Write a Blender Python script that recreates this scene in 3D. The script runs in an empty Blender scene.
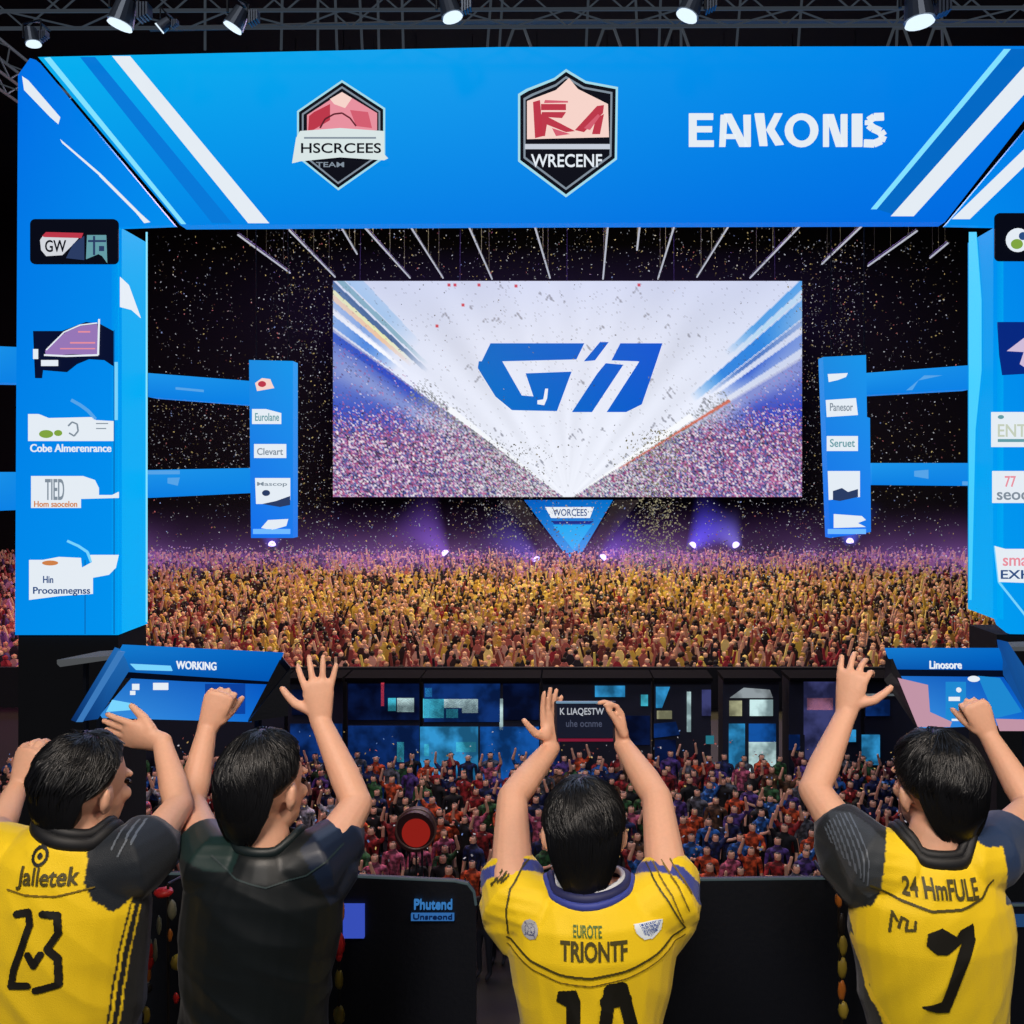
import bpy, bmesh, math, random
import numpy as np
from mathutils import Vector, Matrix, noise
from mathutils.bvhtree import BVHTree
random.seed(7); np.random.seed(7)
sc = bpy.context.scene
col = sc.collection
F = 900.0; CX = 560.0; CY = 480.0; CZ = 2.4
def P(px, py, Y): return Vector(((px-CX)/F*Y, Y, CZ-(py-CY)/F*Y))
def X_(px, Y): return (px-CX)/F*Y
def Z_(py, Y): return CZ-(py-CY)/F*Y
def lin(c):
    c = c/255.0
    return c/12.92 if c <= 0.04045 else ((c+0.055)/1.055)**2.4
def C(r, g, b): return (lin(r), lin(g), lin(b), 1.0)

# ---------------------------------------------------------------- materials
MATS = {}
def mat(name, c=(128,128,128), rough=0.6, emit=0.0, metal=0.0, bump=0.0, bscale=40, spec=0.5, var=0.0):
    if name in MATS: return MATS[name]
    m = bpy.data.materials.new(name); m.use_nodes = True
    nt = m.node_tree; b = nt.nodes['Principled BSDF']
    cc = C(*c)
    b.inputs['Base Color'].default_value = cc
    b.inputs['Roughness'].default_value = rough
    b.inputs['Metallic'].default_value = metal
    b.inputs['Specular IOR Level'].default_value = spec
    tc = nt.nodes.new('ShaderNodeTexCoord')
    n = nt.nodes.new('ShaderNodeTexNoise'); n.inputs['Scale'].default_value = bscale
    n.inputs['Detail'].default_value = 4
    nt.links.new(tc.outputs['Object'], n.inputs['Vector'])
    if var > 0:
        mx = nt.nodes.new('ShaderNodeMix'); mx.data_type = 'RGBA'
        mx.inputs[6].default_value = tuple(x*(1-var) for x in cc[:3])+(1,)
        mx.inputs[7].default_value = tuple(min(1, x*(1+var)) for x in cc[:3])+(1,)
        nt.links.new(n.outputs['Fac'], mx.inputs[0])
        nt.links.new(mx.outputs[2], b.inputs['Base Color'])
    if bump > 0:
        bp = nt.nodes.new('ShaderNodeBump'); bp.inputs['Strength'].default_value = bump
        bp.inputs['Distance'].default_value = 0.01
        nt.links.new(n.outputs['Fac'], bp.inputs['Height']); nt.links.new(bp.outputs[0], b.inputs['Normal'])
    if emit > 0:
        b.inputs['Specular IOR Level'].default_value = 0.1
        b.inputs['Base Color'].default_value = tuple(x*0.08 for x in cc[:3])+(1,)
        b.inputs['Emission Color'].default_value = cc
        b.inputs['Emission Strength'].default_value = emit
    MATS[name] = m
    return m
def mat_grad(name, tl, tr, bl, br, emit=1.0):
    m = bpy.data.materials.new(name); m.use_nodes = True
    nt = m.node_tree; b = nt.nodes['Principled BSDF']
    tc = nt.nodes.new('ShaderNodeTexCoord'); sp = nt.nodes.new('ShaderNodeSeparateXYZ')
    nt.links.new(tc.outputs['Generated'], sp.inputs[0])
    def mix(a, c, fac):
        x = nt.nodes.new('ShaderNodeMix'); x.data_type = 'RGBA'
        nt.links.new(fac, x.inputs[0])
        for s, v in ((6, a), (7, c)):
            if isinstance(v, tuple): x.inputs[s].default_value = v
            else: nt.links.new(v, x.inputs[s])
        return x.outputs[2]
    top = mix(C(*tl), C(*tr), sp.outputs[0]); bot = mix(C(*bl), C(*br), sp.outputs[0])
    o = mix(bot, top, sp.outputs[2])
    b.inputs['Base Color'].default_value = (0.001, 0.003, 0.008, 1); b.inputs['Specular IOR Level'].default_value = .05
    b.inputs['Roughness'].default_value = 0.35
    nt.links.new(o, b.inputs['Emission Color']); b.inputs['Emission Strength'].default_value = emit
    return m
def mat_attr(name, rough=0.6, emit=0.0, base=1.0, bump=0.0, bscale=300, stretch=None, spec=0.4, sheen=0.0):
    m = bpy.data.materials.new(name); m.use_nodes = True
    nt = m.node_tree; b = nt.nodes['Principled BSDF']
    a = nt.nodes.new('ShaderNodeAttribute'); a.attribute_name = 'Col'
    b.inputs['Roughness'].default_value = rough; b.inputs['Specular IOR Level'].default_value = spec
    if base > 0: nt.links.new(a.outputs['Color'], b.inputs['Base Color'])
    else: b.inputs['Base Color'].default_value = (0.02, 0.02, 0.02, 1)
    if emit > 0:
        nt.links.new(a.outputs['Color'], b.inputs['Emission Color']); b.inputs['Emission Strength'].default_value = emit
    if sheen: b.inputs['Sheen Weight'].default_value = sheen
    if bump > 0:
        tc = nt.nodes.new('ShaderNodeTexCoord'); n = nt.nodes.new('ShaderNodeTexNoise')
        n.inputs['Scale'].default_value = bscale
        nt.links.new(tc.outputs['Object'], n.inputs['Vector'])
        bp = nt.nodes.new('ShaderNodeBump'); bp.inputs['Strength'].default_value = bump; bp.inputs['Distance'].default_value = 0.004
        nt.links.new(n.outputs['Fac'], bp.inputs['Height']); nt.links.new(bp.outputs[0], b.inputs['Normal'])
    return m

def mottled(name, c, scale=9.0, emit=0.0, k=(.25, 1.5)):
    m = mat(name, c, .8, emit=emit); nt = m.node_tree; b = nt.nodes['Principled BSDF']
    tc = nt.nodes.new('ShaderNodeTexCoord'); v = nt.nodes.new('ShaderNodeTexNoise'); v.inputs['Scale'].default_value = scale; v.inputs['Detail'].default_value = 3
    nt.links.new(tc.outputs['Object'], v.inputs['Vector'])
    rp = nt.nodes.new('ShaderNodeMapRange'); rp.inputs[1].default_value = .40; rp.inputs[2].default_value = .62; nt.links.new(v.outputs['Fac'], rp.inputs[0])
    mx = nt.nodes.new('ShaderNodeMix'); mx.data_type = 'RGBA'; cc = C(*c)
    mx.inputs[6].default_value = tuple(x*k[0] for x in cc[:3])+(1,); mx.inputs[7].default_value = tuple(min(1, x*k[1]) for x in cc[:3])+(1,)
    nt.links.new(rp.outputs[0], mx.inputs[0]); nt.links.new(mx.outputs[2], b.inputs['Emission Color' if emit else 'Base Color'])
    return m
# ---------------------------------------------------------------- object helpers
def add_child(o, parent):
    o.parent = parent
    o.matrix_parent_inverse = Matrix.Translation(-parent.location)
def tag(o, label=None, cat=None, group=None, kind=None):
    if label: o['label'] = label
    if cat: o['category'] = cat
    if group: o['group'] = group
    if kind: o['kind'] = kind
    return o
def empty(name, loc, label, cat, group=None):
    o = bpy.data.objects.new(name, None); o.location = loc; o.empty_display_size = 0.1
    col.objects.link(o); return tag(o, label, cat, group)
def link_mesh(name, me, m=None, parent=None, label=None, smooth=False):
    o = bpy.data.objects.new(name, me); col.objects.link(o)
    if m is not None:
        for x in (m if isinstance(m, (list, tuple)) else [m]): me.materials.append(x)
    if smooth:
        me.polygons.foreach_set('use_smooth', [True]*len(me.polygons))
    if parent is not None:
        # sub-parts: find world location of the chain's empty root
        r = parent
        o.parent = parent
        if parent.type == 'EMPTY': o.matrix_parent_inverse = Matrix.Translation(-parent.location)
    if label: o['label'] = label
    return o
def from_bm(name, bm, m=None, parent=None, label=None, smooth=False):
    bmesh.ops.recalc_face_normals(bm, faces=bm.faces)
    me = bpy.data.meshes.new(name); bm.to_mesh(me); bm.free()
    return link_mesh(name, me, m, parent, label, smooth)
def bbox_add(bm, x0, x1, y0, y1, z0, z1):
    v = [bm.verts.new(p) for p in ((x0,y0,z0),(x1,y0,z0),(x1,y1,z0),(x0,y1,z0),(x0,y0,z1),(x1,y0,z1),(x1,y1,z1),(x0,y1,z1))]
    for f in ((0,1,2,3),(4,7,6,5),(0,4,5,1),(1,5,6,2),(2,6,7,3),(3,7,4,0)): bm.faces.new([v[i] for i in f])
def box(name, x0, x1, y0, y1, z0, z1, m, parent=None, bevel=0.0, label=None):
    bm = bmesh.new(); bbox_add(bm, x0, x1, y0, y1, z0, z1)
    if bevel > 0: bmesh.ops.bevel(bm, geom=bm.edges[:], offset=bevel, segments=3, affect='EDGES', profile=0.5)
    return from_bm(name, bm, m, parent, label)
def poly_bm(bm, pts, depth):
    """pts: world front-face points (Vectors); extruded away from the camera by depth (Vector or float along +Y)"""
    d = depth if isinstance(depth, Vector) else Vector((0, depth, 0))
    f = [bm.verts.new(p) for p in pts]; b = [bm.verts.new(p+d) for p in pts]
    n = len(pts)
    bm.faces.new(f); bm.faces.new(b[::-1])
    for i in range(n): bm.faces.new((f[i], b[i], b[(i+1)%n], f[(i+1)%n]))
def tri_all(bm):
    for f in bm.faces: f.normal_update()
    bmesh.ops.triangulate(bm, faces=[f for f in bm.faces if len(f.verts) > 4])
def panel(name, pp, Y, depth, m, parent=None, label=None):
    bm = bmesh.new(); poly_bm(bm, [P(x, y, Y) for x, y in pp], depth)
    tri_all(bm)
    return from_bm(name, bm, m, parent, label)
def multi_panel(name, polys, Y, depth, m, parent=None, label=None):
    bm = bmesh.new()
    for pp in polys: poly_bm(bm, [P(x, y, Y) for x, y in pp], depth)
    tri_all(bm)
    return from_bm(name, bm, m, parent, label)
def rect(x0, y0, x1, y1): return [(x0,y0),(x1,y0),(x1,y1),(x0,y1)]
def rrect(x0, y0, x1, y1, r, n=5):
    out = []
    for cx, cy, a0 in ((x1-r,y0+r,-90),(x1-r,y1-r,0),(x0+r,y1-r,90),(x0+r,y0+r,180)):
        for i in range(n+1):
            a = math.radians(a0+90*i/n); out.append((cx+r*math.cos(a), cy+r*math.sin(a)))
    return out
def disk(cx, cy, rx, ry=None, n=20):
    ry = ry or rx
    return [(cx+rx*math.cos(2*math.pi*i/n), cy+ry*math.sin(2*math.pi*i/n)) for i in range(n)]
def stroke(pts, w):
    """polyline -> list of quads"""
    out = []
    for i in range(len(pts)-1):
        (x0,y0),(x1,y1) = pts[i], pts[i+1]
        L = math.hypot(x1-x0, y1-y0) or 1; nx, ny = -(y1-y0)/L*w/2, (x1-x0)/L*w/2
        out.append([(x0+nx,y0+ny),(x1+nx,y1+ny),(x1-nx,y1-ny),(x0-nx,y0-ny)])
    return out
def bars(bm, segs, r, n=6):
    for a, b in segs:
        a = Vector(a); b = Vector(b); d = (b-a); L = d.length
        if L < 1e-6: continue
        q = d.to_track_quat('Z', 'Y').to_matrix()
        ra = []
        for e in (a, b):
            ra.append([bm.verts.new(e + q @ Vector((r*math.cos(2*math.pi*i/n), r*math.sin(2*math.pi*i/n), 0))) for i in range(n)])
        for i in range(n): bm.faces.new((ra[0][i], ra[0][(i+1)%n], ra[1][(i+1)%n], ra[1][i]))
        bm.faces.new(ra[0][::-1]); bm.faces.new(ra[1])
def bar_obj(name, segs, r, m, parent=None, n=6, label=None):
    bm = bmesh.new(); bars(bm, segs, r, n); return from_bm(name, bm, m, parent, label, smooth=False)

_txt = {}
def text_geo(s, bold=0.012):
    """unit-box triangles of a word: verts scaled to 0..1 in both axes (y up)"""
    k = (s, bold)
    if k in _txt: return _txt[k]
    cu = bpy.data.curves.new('t', 'FONT'); cu.body = s; cu.offset = bold; cu.resolution_u = 4
    o = bpy.data.objects.new('t', cu); col.objects.link(o)
    dg = bpy.context.evaluated_depsgraph_get(); dg.update()
    me = bpy.data.meshes.new_from_object(o.evaluated_get(dg))
    v = np.array([x.co[:2] for x in me.vertices]); f = [tuple(p.vertices) for p in me.polygons]
    bpy.data.objects.remove(o); bpy.data.curves.remove(cu); bpy.data.meshes.remove(me)
    mn = v.min(0); mx = v.max(0); v = (v-mn)/(mx-mn)
    _txt[k] = (v, f); return _txt[k]
def text_panel(name, s, x0, y0, x1, y1, Y, depth, m, parent=None, slant=0.0, tilt=0.0, bold=0.012, label=None):
    v, f = text_geo(s, bold)
    bm = bmesh.new()
    vs = [bm.verts.new(P(x0+(x1-x0)*a+slant*b, y1+(y0-y1)*b+tilt*a, Y)) for a, b in v]
    for q in f:
        try: bm.faces.new([vs[i] for i in q])
        except ValueError: pass
    r = bmesh.ops.extrude_face_region(bm, geom=bm.faces[:])
    for e in r['geom']:
        if isinstance(e, bmesh.types.BMVert): e.co.y += depth
    return from_bm(name, bm, m, parent, label)

# ---------------------------------------------------------------- basic materials
BLK = mat('black_scrim', (9,11,18), 0.9, var=0.3, bscale=3)
BLK2 = mat('black_board', (8,11,20), 0.45, bump=0.1, bscale=60)
STEEL = mat('truss_steel', (120,130,142), 0.4, metal=0.7, emit=0.18)  # steel with a faint self-glow that lightens the trusswork
DSTEEL = mat('dark_steel', (38,42,50), 0.5, metal=0.5)
WHT = mat('white_print', (232,240,248), 0.5, emit=0.95)
CYN = mat('cyan_edge', (130,225,255), 0.5, emit=1.0)
NAVY = mat('navy_print', (8,20,60), 0.5, emit=0.6)
NAVY2 = mat('deep_navy_print', (10,14,34), 0.5, emit=0.4)
NAVY3 = mat('royal_navy_print', (6,44,140), 0.5, emit=0.8)
BLUEM = mat_grad('blue_beam_panel', (30,150,235), (20,140,230), (10,125,225), (10,130,230))
BLUES = mat_grad('blue_tower_panel', (30,140,225), (25,150,235), (20,110,235), (30,120,235))
HDR = mat_grad('header_led', (6,178,240), (0,122,232), (0,138,232), (0,100,224))
PIL = mat_grad('pillar_front_led', (0,110,228), (0,138,236), (0,140,234), (0,150,240))
PIR = mat_grad('pillar_front_led_right', (0,130,236), (0,110,225), (0,160,240), (0,145,238))
SIDE = mat_grad('pillar_side_led', (0,150,235), (4,170,240), (0,168,242), (0,172,246))
REDP = mat('red_print', (205,60,80), 0.5, emit=0.8)
PINKP = mat('pink_print', (240,150,165), 0.5, emit=0.9)
CREAMP = mat('cream_print', (250,215,205), 0.5, emit=0.95)
GREYP = mat('grey_print', (150,165,180), 0.5, emit=0.7)
TEALP = mat('teal_print', (110,170,180), 0.5, emit=0.8)
GRNP = mat('green_print', (140,180,70), 0.5, emit=0.8)
ORGP = mat('orange_print', (225,140,80), 0.5, emit=0.8)
LILAC = mat('lilac_print', (165,130,200), 0.5, emit=0.8)
DTXT = mat('dark_blue_lettering', (50,90,150), 0.5, emit=0.7)

# ================================================================ SETTING
def struct(o): o['kind'] = 'structure'; return o
struct(box('floor', -60, 60, -6, 90, -7.2, -7.0, mat('arena_floor', (16,15,22), 0.7, var=0.4, bscale=0.5)))
struct(box('wall_back', -60, 60, 86, 86.4, -7, 28, BLK))
struct(box('wall_left', -60.4, -60, -6, 86.4, -7, 28, BLK))
struct(box('wall_right', 60, 60.4, -6, 86.4, -7, 28, BLK))
struct(box('ceiling', -60, 60, -6, 86.4, 28, 28.3, BLK))
st = struct(box('trim_stage_deck', -6, 6, -5, 3.0, -0.15, 0.0, mat('stage_deck', (18,19,24), 0.6, bump=0.2)))
struct(box('trim_stage_skirt', -5.9, 5.9, -4.9, 2.95, -7.0, -0.15, BLK))

# ---------------------------------------------------------------- gantry: header + pillars
def lm(x): return x
hd = empty('header_banner', P(560, 225, 13.9), 'long bright blue overhead banner with two shield crests and white lettering', 'banner')
hdrpts = [(38,57),(500,47),(1082,46),(945,222),(560,223),(180,225)]
panel('led_face', hdrpts, 13.9, 0.25, HDR, hd)
panel('stripe', [(112,56),(130,56),(269,223),(248,223)], 13.88, 0.015, WHT, hd, 'broad white diagonal stripe')
panel('stripe', [(80,57),(95,57),(232,223),(212,223)], 13.885, 0.01, mat('azure_stripe', (0,120,215), 0.5, emit=1.0), hd, 'dim blue diagonal stripe')
panel('stripe', [(44,58),(50,57),(186,224),(181,224)], 13.885, 0.01, CYN, hd, 'thin bright cyan diagonal edge')
panel('stripe', [(1004,49),(1011,49),(877,209),(871,209)], 13.88, 0.015, CYN, hd, 'thin cyan diagonal stripe')
panel('stripe', [(1011,49),(1042,49),(893,214),(877,209)], 13.885, 0.01, mat('azure_stripe2', (0,104,196), 0.5, emit=1.0), hd, 'darker blue diagonal stripe')
panel('stripe', [(1044,44),(1068,46),(914,216),(891,216)], 13.88, 0.015, WHT, hd, 'broad white diagonal stripe at the right end')
# lettering, traced glyph by glyph
S = 4.655
def zt(pts): return [(680+x/S, 90+y/S) for x, y in pts]
let = []
let += [zt(p) for p in ([(42,108),(78,108),(78,262),(42,262)],[(78,108),(155,108),(155,136),(78,136)],[(78,168),(150,168),(150,194),(78,194)],[(78,234),(158,234),(158,262),(78,262)])]
let += [zt(p) for p in ([(190,115),(222,115),(212,262),(184,262)],[(205,110),(240,110),(318,262),(278,262)],[(205,205),(262,205),(262,225),(205,225)],[(296,115),(330,115),(330,262),(300,262)])]
let += [zt(p) for p in ([(348,108),(392,108),(408,258),(372,258)],[(440,108),(478,108),(440,182),(402,182)],[(402,182),(440,182),(484,252),(446,256)])]
let += [zt(p) for p in ([(668,112),(694,112),(694,262),(668,262)],[(680,112),(716,112),(764,262),(728,262)],[(750,112),(780,112),(780,262),(750,262)],[(802,110),(850,110),(850,262),(802,262)])]
O1 = [(567+78*math.cos(t), 186+78*math.sin(t)) for t in np.linspace(0, 2*math.pi, 25)]
O2 = [(567+42*math.cos(t), 186+50*math.sin(t)) for t in np.linspace(0, 2*math.pi, 25)]
for i in range(24): let.append(zt([O1[i], O1[i+1], O2[i+1], O2[i]]))
sp = [(950,122),(905,124),(880,140),(880,160),(900,176),(935,192),(948,212),(938,234),(905,248),(858,246)]
let += [[(680+x/S, 90+y/S) for x, y in q] for q in stroke(sp, 34)]
bm = bmesh.new()
for p in let: poly_bm(bm, [P(x, y, 13.86) for x, y in p], 0.03)
from_bm('lettering', bm, WHT, hd)
# crests
def crest(cx, cy, hw, top, bot, shoulder, style, lab):
    base = empty_crest = None
    def sh(k):
        w = hw*k
        def yy(v): return cy+(v-cy)*k
        if style == 2:
            return [(cx-2,yy(top)),(cx+18*k,yy(shoulder-9)),(cx+w,yy(shoulder-3)),(cx+w-1,yy(bot-38)),(cx-2,yy(bot)),(cx-w,yy(bot-36)),(cx-w,yy(shoulder+4)),(cx-w+8,yy(shoulder-1)),(cx-14*k,yy(shoulder-12))]
        return [(cx+1,yy(top)),(cx+w,yy(shoulder)),(cx+w,yy(bot-33)),(cx-3,yy(bot)),(cx-w,yy(bot-33)),(cx-w,yy(shoulder+3))]
    c = panel('crest', sh(1.0), 13.87, 0.02, mat('pale_crest_edge', (170,225,240), 0.5, emit=0.9), hd, lab)
    panel('border', sh(0.955), 13.855, 0.012, NAVY2, c)
    panel('border', sh(0.89), 13.845, 0.008, GREYP, c)
    panel('field', sh(0.85), 13.835, 0.008, NAVY2, c)
    return c
c1 = crest(341, 136, 44, 80, 190, 108, 1, 'hexagonal crest with red dome and white ribbon')
panel('dome_field', [(342,92),(377,113),(377,130),(307,134),(307,115)], 13.825, 0.008, PINKP, c1)
panel('dome_field', [(314,112),(330,104),(330,120),(308,133),(309,116)], 13.82, 0.004, REDP, c1)
panel('dome_field', [(342,92),(352,98),(345,108),(334,104),(330,99)], 13.82, 0.004, CREAMP, c1)
panel('dome_field', [(350,110),(368,112),(372,128),(356,126)], 13.82, 0.004, mat('rose', (225,100,120), 0.5, emit=0.85), c1)
multi_panel('dome_arch', stroke([(320,128),(325,119),(334,114),(342,113),(350,118),(356,126)], 1.6), 13.815, 0.004, mat('dark_red', (110,35,50), 0.5, emit=0.7), c1)
panel('ribbon', [(296,138),(300,131),(340,128),(384,131),(384,154),(388,158),(384,160),(340,157),(300,161),(292,163)], 13.80, 0.015, mat('ribbon_white', (225,238,238), 0.5, emit=0.9), c1)
text_panel('lettering', 'HSCRCEES', 301, 143, 381, 153, 13.785, 0.006, NAVY2, c1)
multi_panel('ribbon_line', [rect(304,137,376,138.6)], 13.79, 0.006, GREYP, c1)
text_panel('lettering', 'TEAM', 316, 162, 344, 167, 13.82, 0.006, GREYP, c1)
c2 = crest(568, 133, 50, 69, 197, 90, 2, 'tall pointed shield crest with red and cream field')
panel('emblem_field', [(569,78),(578,89),(608,104),(609,137),(527,139),(527,101),(556,90)], 13.825, 0.008, CREAMP, c2)
multi_panel('emblem', [[(533,102),(540,100),(543,136),(535,138)],[(541,104),(566,104),(566,110),(541,110)],[(542,112),(566,112),(562,118),(548,117),(545,136),(536,136)],[(548,117),(575,131),(566,132),(546,124)],
    [(575,130),(597,106),(604,105),(603,113),(584,132)],[(596,118),(604,114),(600,134),(592,134)]], 13.815, 0.006, REDP, c2)
multi_panel('emblem', [[(545,100),(568,101),(568,102.5),(544,103)],[(584,128),(598,114),(600,116),(590,130)],[(552,128),(570,134),(556,136)]], 13.812, 0.004, mat('rose', (225,100,120)), c2)
panel('bar', rect(525,144,610,149), 13.82, 0.008, mat('bar_silver', (205,212,225), 0.5, emit=0.9), c2)
text_panel('lettering', 'WRECENF', 531, 154, 602, 167, 13.82, 0.008, WHT, c2)

def pillar(side):
    left = side == 'left'
    L = 'blue lit pillar at the %s of the stage, with stacked sponsor panels' % side
    pr = empty('stage_pillar', P(66 if left else 1050, 634, 14), L, 'pillar')
    Pm = PIL if left else PIR
    if left:
        multi_panel('front_face', [[(18,75),(30,58),(36,60),(118,158),(118,635),(15,635)],[(118,158),(174,225),(118,227)]], 14.0, 0.12, Pm, pr)
        bm = bmesh.new()
        poly_bm(bm, [P(118,226,14.0), Vector((X_(118,14), 15.0, Z_(226,14))), Vector((X_(118,14), 15.0, Z_(634,14))), P(118,635,14.0)], Vector((-0.1,0,0)))
        from_bm('side_face', bm, SIDE, pr)
        panel('stripe', [(22,76),(28,80),(60,117),(58,124),(50,117),(24,90)], 13.985, 0.01, WHT, pr, 'short tapered white stripe')
        multi_panel('stripe', [[(60,139),(100,173),(102,178),(62,143)],[(100,173),(140,213),(137,214),(99,176)],[(140,213),(150,222),(144,223),(136,213)]], 13.985, 0.01, WHT, pr, 'long thin white curved stripe')
        Ys = 14.35
        def sidept(px, py):   # point on the inner side face
            Xw = X_(118,14)+0.012; Yw = Xw/((px-CX)/F); return Vector((Xw, Yw, CZ-(py-CY)/F*Yw))
        bm = bmesh.new(); poly_bm(bm, [sidept(120.5,277), sidept(129,285), sidept(141,318), sidept(132,310), sidept(120.5,307)], Vector((-0.01,0,0)))
        from_bm('mark', bm, WHT, pr)
        bm = bmesh.new(); poly_bm(bm, [sidept(146.3,232), sidept(147.6,232), sidept(147.6,622), sidept(146.3,622)], Vector((-0.01,0,0)))
        from_bm('edge_light', bm, CYN, pr)
        panel('seam', rect(114.5,362,117.5,420), 13.985, 0.01, mat('pale_cyan', (120,210,250), 0.5, emit=1), pr)
        panel('seam', rect(84.5,560,85.3,634), 13.985, 0.01, mat('seam_blue', (10,110,190), 0.5, emit=0.9), pr)
        panel('seam', rect(113.5,330,114.5,634), 13.99, 0.006, mat('seam_blue'), pr)
    else:
        multi_panel('front_face', [[(997,164),(1090,52),(1106,60),(1106,636),(1010,634),(1000,626),(997,618)],[(946,225),(997,164),(997,226)]], 14.0, 0.12, Pm, pr)
        bm = bmesh.new()
        poly_bm(bm, [P(997,226,14.0), Vector((X_(997,14), 15.0, Z_(226,14))), Vector((X_(997,14), 15.0, Z_(618,14))), P(997,620,14.0)], Vector((0.1,0,0)))
        from_bm('side_face', bm, SIDE, pr)
        panel('stripe', [(952,219),(1044,130),(1060,132),(970,219)], 13.985, 0.01, WHT, pr, 'white diagonal stripe at the pillar head')
        def sidept(px, py):
            Xw = X_(997,14)-0.012; Yw = Xw/((px-CX)/F); return Vector((Xw, Yw, CZ-(py-CY)/F*Yw))
        bm = bmesh.new(); poly_bm(bm, [sidept(968.8,232), sidept(976,232), sidept(981,300), sidept(981,370), sidept(975,430), sidept(971,600), sidept(968.8,600)], Vector((0.01,0,0)))
        from_bm('edge_light', bm, mat('soft_cyan', (70,205,250), 0.5, emit=1), pr)
    # black plinth under the lit cladding
    x0, x1 = (15,118) if left else (997,1106)
    box('plinth', X_(x0,14)+0.02, X_(x1,14)-0.02, 14.05, 15.0, -7.0, Z_(635,14)+0.0, BLK, pr)
    # sponsor panels
    if left:
        a = panel('sponsor_panel', rrect(30,219,118,264,5), 13.97, 0.03, NAVY2, pr, 'dark panel with red and white badge')
        panel('badge', [(44,234),(82,234),(73,244),(62,255),(46,256),(41,250),(40,240)], 13.955, 0.01, mat('badge_white', (225,228,235), 0.5, emit=0.85), a)
        panel('badge', [(42,236),(46,232),(83,233),(81,238),(44,237)], 13.95, 0.01, REDP, a)
        text_panel('lettering', 'GW', 45, 240, 66, 252, 13.945, 0.006, NAVY2, a)
        panel('badge', [(84,236),(84,260),(66,258),(73,244)], 13.955, 0.01, mat('slate_print', (50,70,115), 0.5, emit=0.7), a)
        panel('badge', [(87,235),(106,235),(107,263),(102,256),(98,254),(86,259)], 13.95, 0.01, TEALP, a)
        multi_panel('badge', [rect(88,240,106,242), rect(93,236,95,255), rect(99,246,104,251)], 13.945, 0.006, mat('slate_print'), a)
        b = panel('sponsor_panel', [(33,331),(62,331),(86,322),(100,324),(113,331),(113,366),(104,360),(88,359),(76,364),(66,372),(42,370),(41,378),(35,378)], 13.97, 0.03, NAVY, pr, 'navy panel with lilac sail shape')
        panel('sail', [(45,351),(54,342),(66,332),(80,326),(97,324),(99,355),(72,354),(46,356)], 13.955, 0.01, LILAC, b)
        multi_panel('sail_edge', stroke([(44,355),(66,356),(98,355),(99,319)], 1.8)+stroke([(46,350),(64,332),(80,325),(97,323)], 1.2), 13.945, 0.006, WHT, b)
        multi_panel('sail_line', [rect(70,342,95,343.5), rect(60,348,95,349.2), rect(78,331,90,332.5)], 13.945, 0.006, PINKP, b)
        multi_panel('mark', [rect(41,360,58,366), rect(33,349,38,359)], 13.945, 0.006, WHT, b)
        c = panel('sponsor_panel', [(28,414),(38,414),(48,418),(92,417),(95,420),(113,421),(113,441),(28,441)], 13.97, 0.03, WHT, pr, 'white card with green mark above a line of lettering')
        multi_panel('mark', [disk(46,434,7,4), disk(58,433,4,3)], 13.955, 0.008, GRNP, c)
        multi_panel('mark', stroke([(68,426),(72,422),(77,424),(78,431),(74,436),(69,433)],1.5)+[rect(96,423,108,424), rect(96,428,106,429)], 13.95, 0.008, GREYP, c)
        text_panel('lettering', 'Cobe Almerenrance', 30, 444, 111, 452, 13.96, 0.015, WHT, c)
        d = panel('sponsor_panel', [(31,476),(82,476),(94,480),(98,488),(98,495),(112,495),(118,492),(118,498),(80,499),(80,508),(31,508)], 13.97, 0.03, WHT, pr, 'white card with rounded top corner and red small print')
        text_panel('lettering', 'TIED', 45, 479, 64, 500, 13.955, 0.008, GREYP, d)
        text_panel('lettering', 'Hom saocelon', 34, 501, 77, 507, 13.955, 0.008, ORGP, d)
        e = panel('sponsor_panel', [(29,560),(42,560),(58,557),(80,558),(81,568),(92,562),(90,555),(118,555),(115,568),(108,575),(92,578),(92,594),(60,596),(29,600)], 13.97, 0.03, WHT, pr, 'white torn looking card with two lines of lettering')
        text_panel('lettering', 'Hin', 43, 576, 53, 583, 13.955, 0.008, DTXT, e)
        text_panel('lettering', 'Prooannegnss', 33, 587, 90, 596, 13.955, 0.008, DTXT, e)
        multi_panel('mark', [disk(50,563,8,2.5)], 13.955, 0.008, ORGP, e)
        multi_panel('swoosh', stroke([(67,541),(78,546),(87,552),(91,562)],2.2), 13.97, 0.02, mat('pale_cyan'), pr)
        multi_panel('swoosh', stroke([(71,400),(80,405),(88,411),(95,419)],3), 13.97, 0.02, mat('swoosh_blue', (90,170,240), 0.5, emit=0.9), pr)
    else:
        a = panel('sponsor_panel', rrect(995,213,1090,261,5), 13.97, 0.03, NAVY2, pr, 'dark panel with white and green ball')
        panel('ball', disk(1018,240,12), 13.955, 0.01, WHT, a)
        panel('ball', disk(1017,244,6,5), 13.945, 0.006, GRNP, a)
        panel('ball', disk(1023,236,4,4), 13.94, 0.006, DTXT, a)
        b = panel('sponsor_panel', [(998,322),(1090,322),(1090,370),(1003,375),(1000,355)], 13.97, 0.03, NAVY3, pr, 'royal blue panel with pale arrow shape')
        panel('arrow', [(1007,351),(1024,338),(1060,330),(1060,345),(1030,356),(1026,368),(1020,364),(1024,352)], 13.955, 0.01, mat('pale_rose', (215,195,225), 0.5, emit=0.9), b)
        c = panel('sponsor_panel', rect(992,412,1090,447), 13.97, 0.03, WHT, pr, 'white card with pale green lettering')
        multi_panel('mark', [disk(1001,417,3,2), rect(998,439,1085,442)], 13.955, 0.008, TEALP, c)
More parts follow.
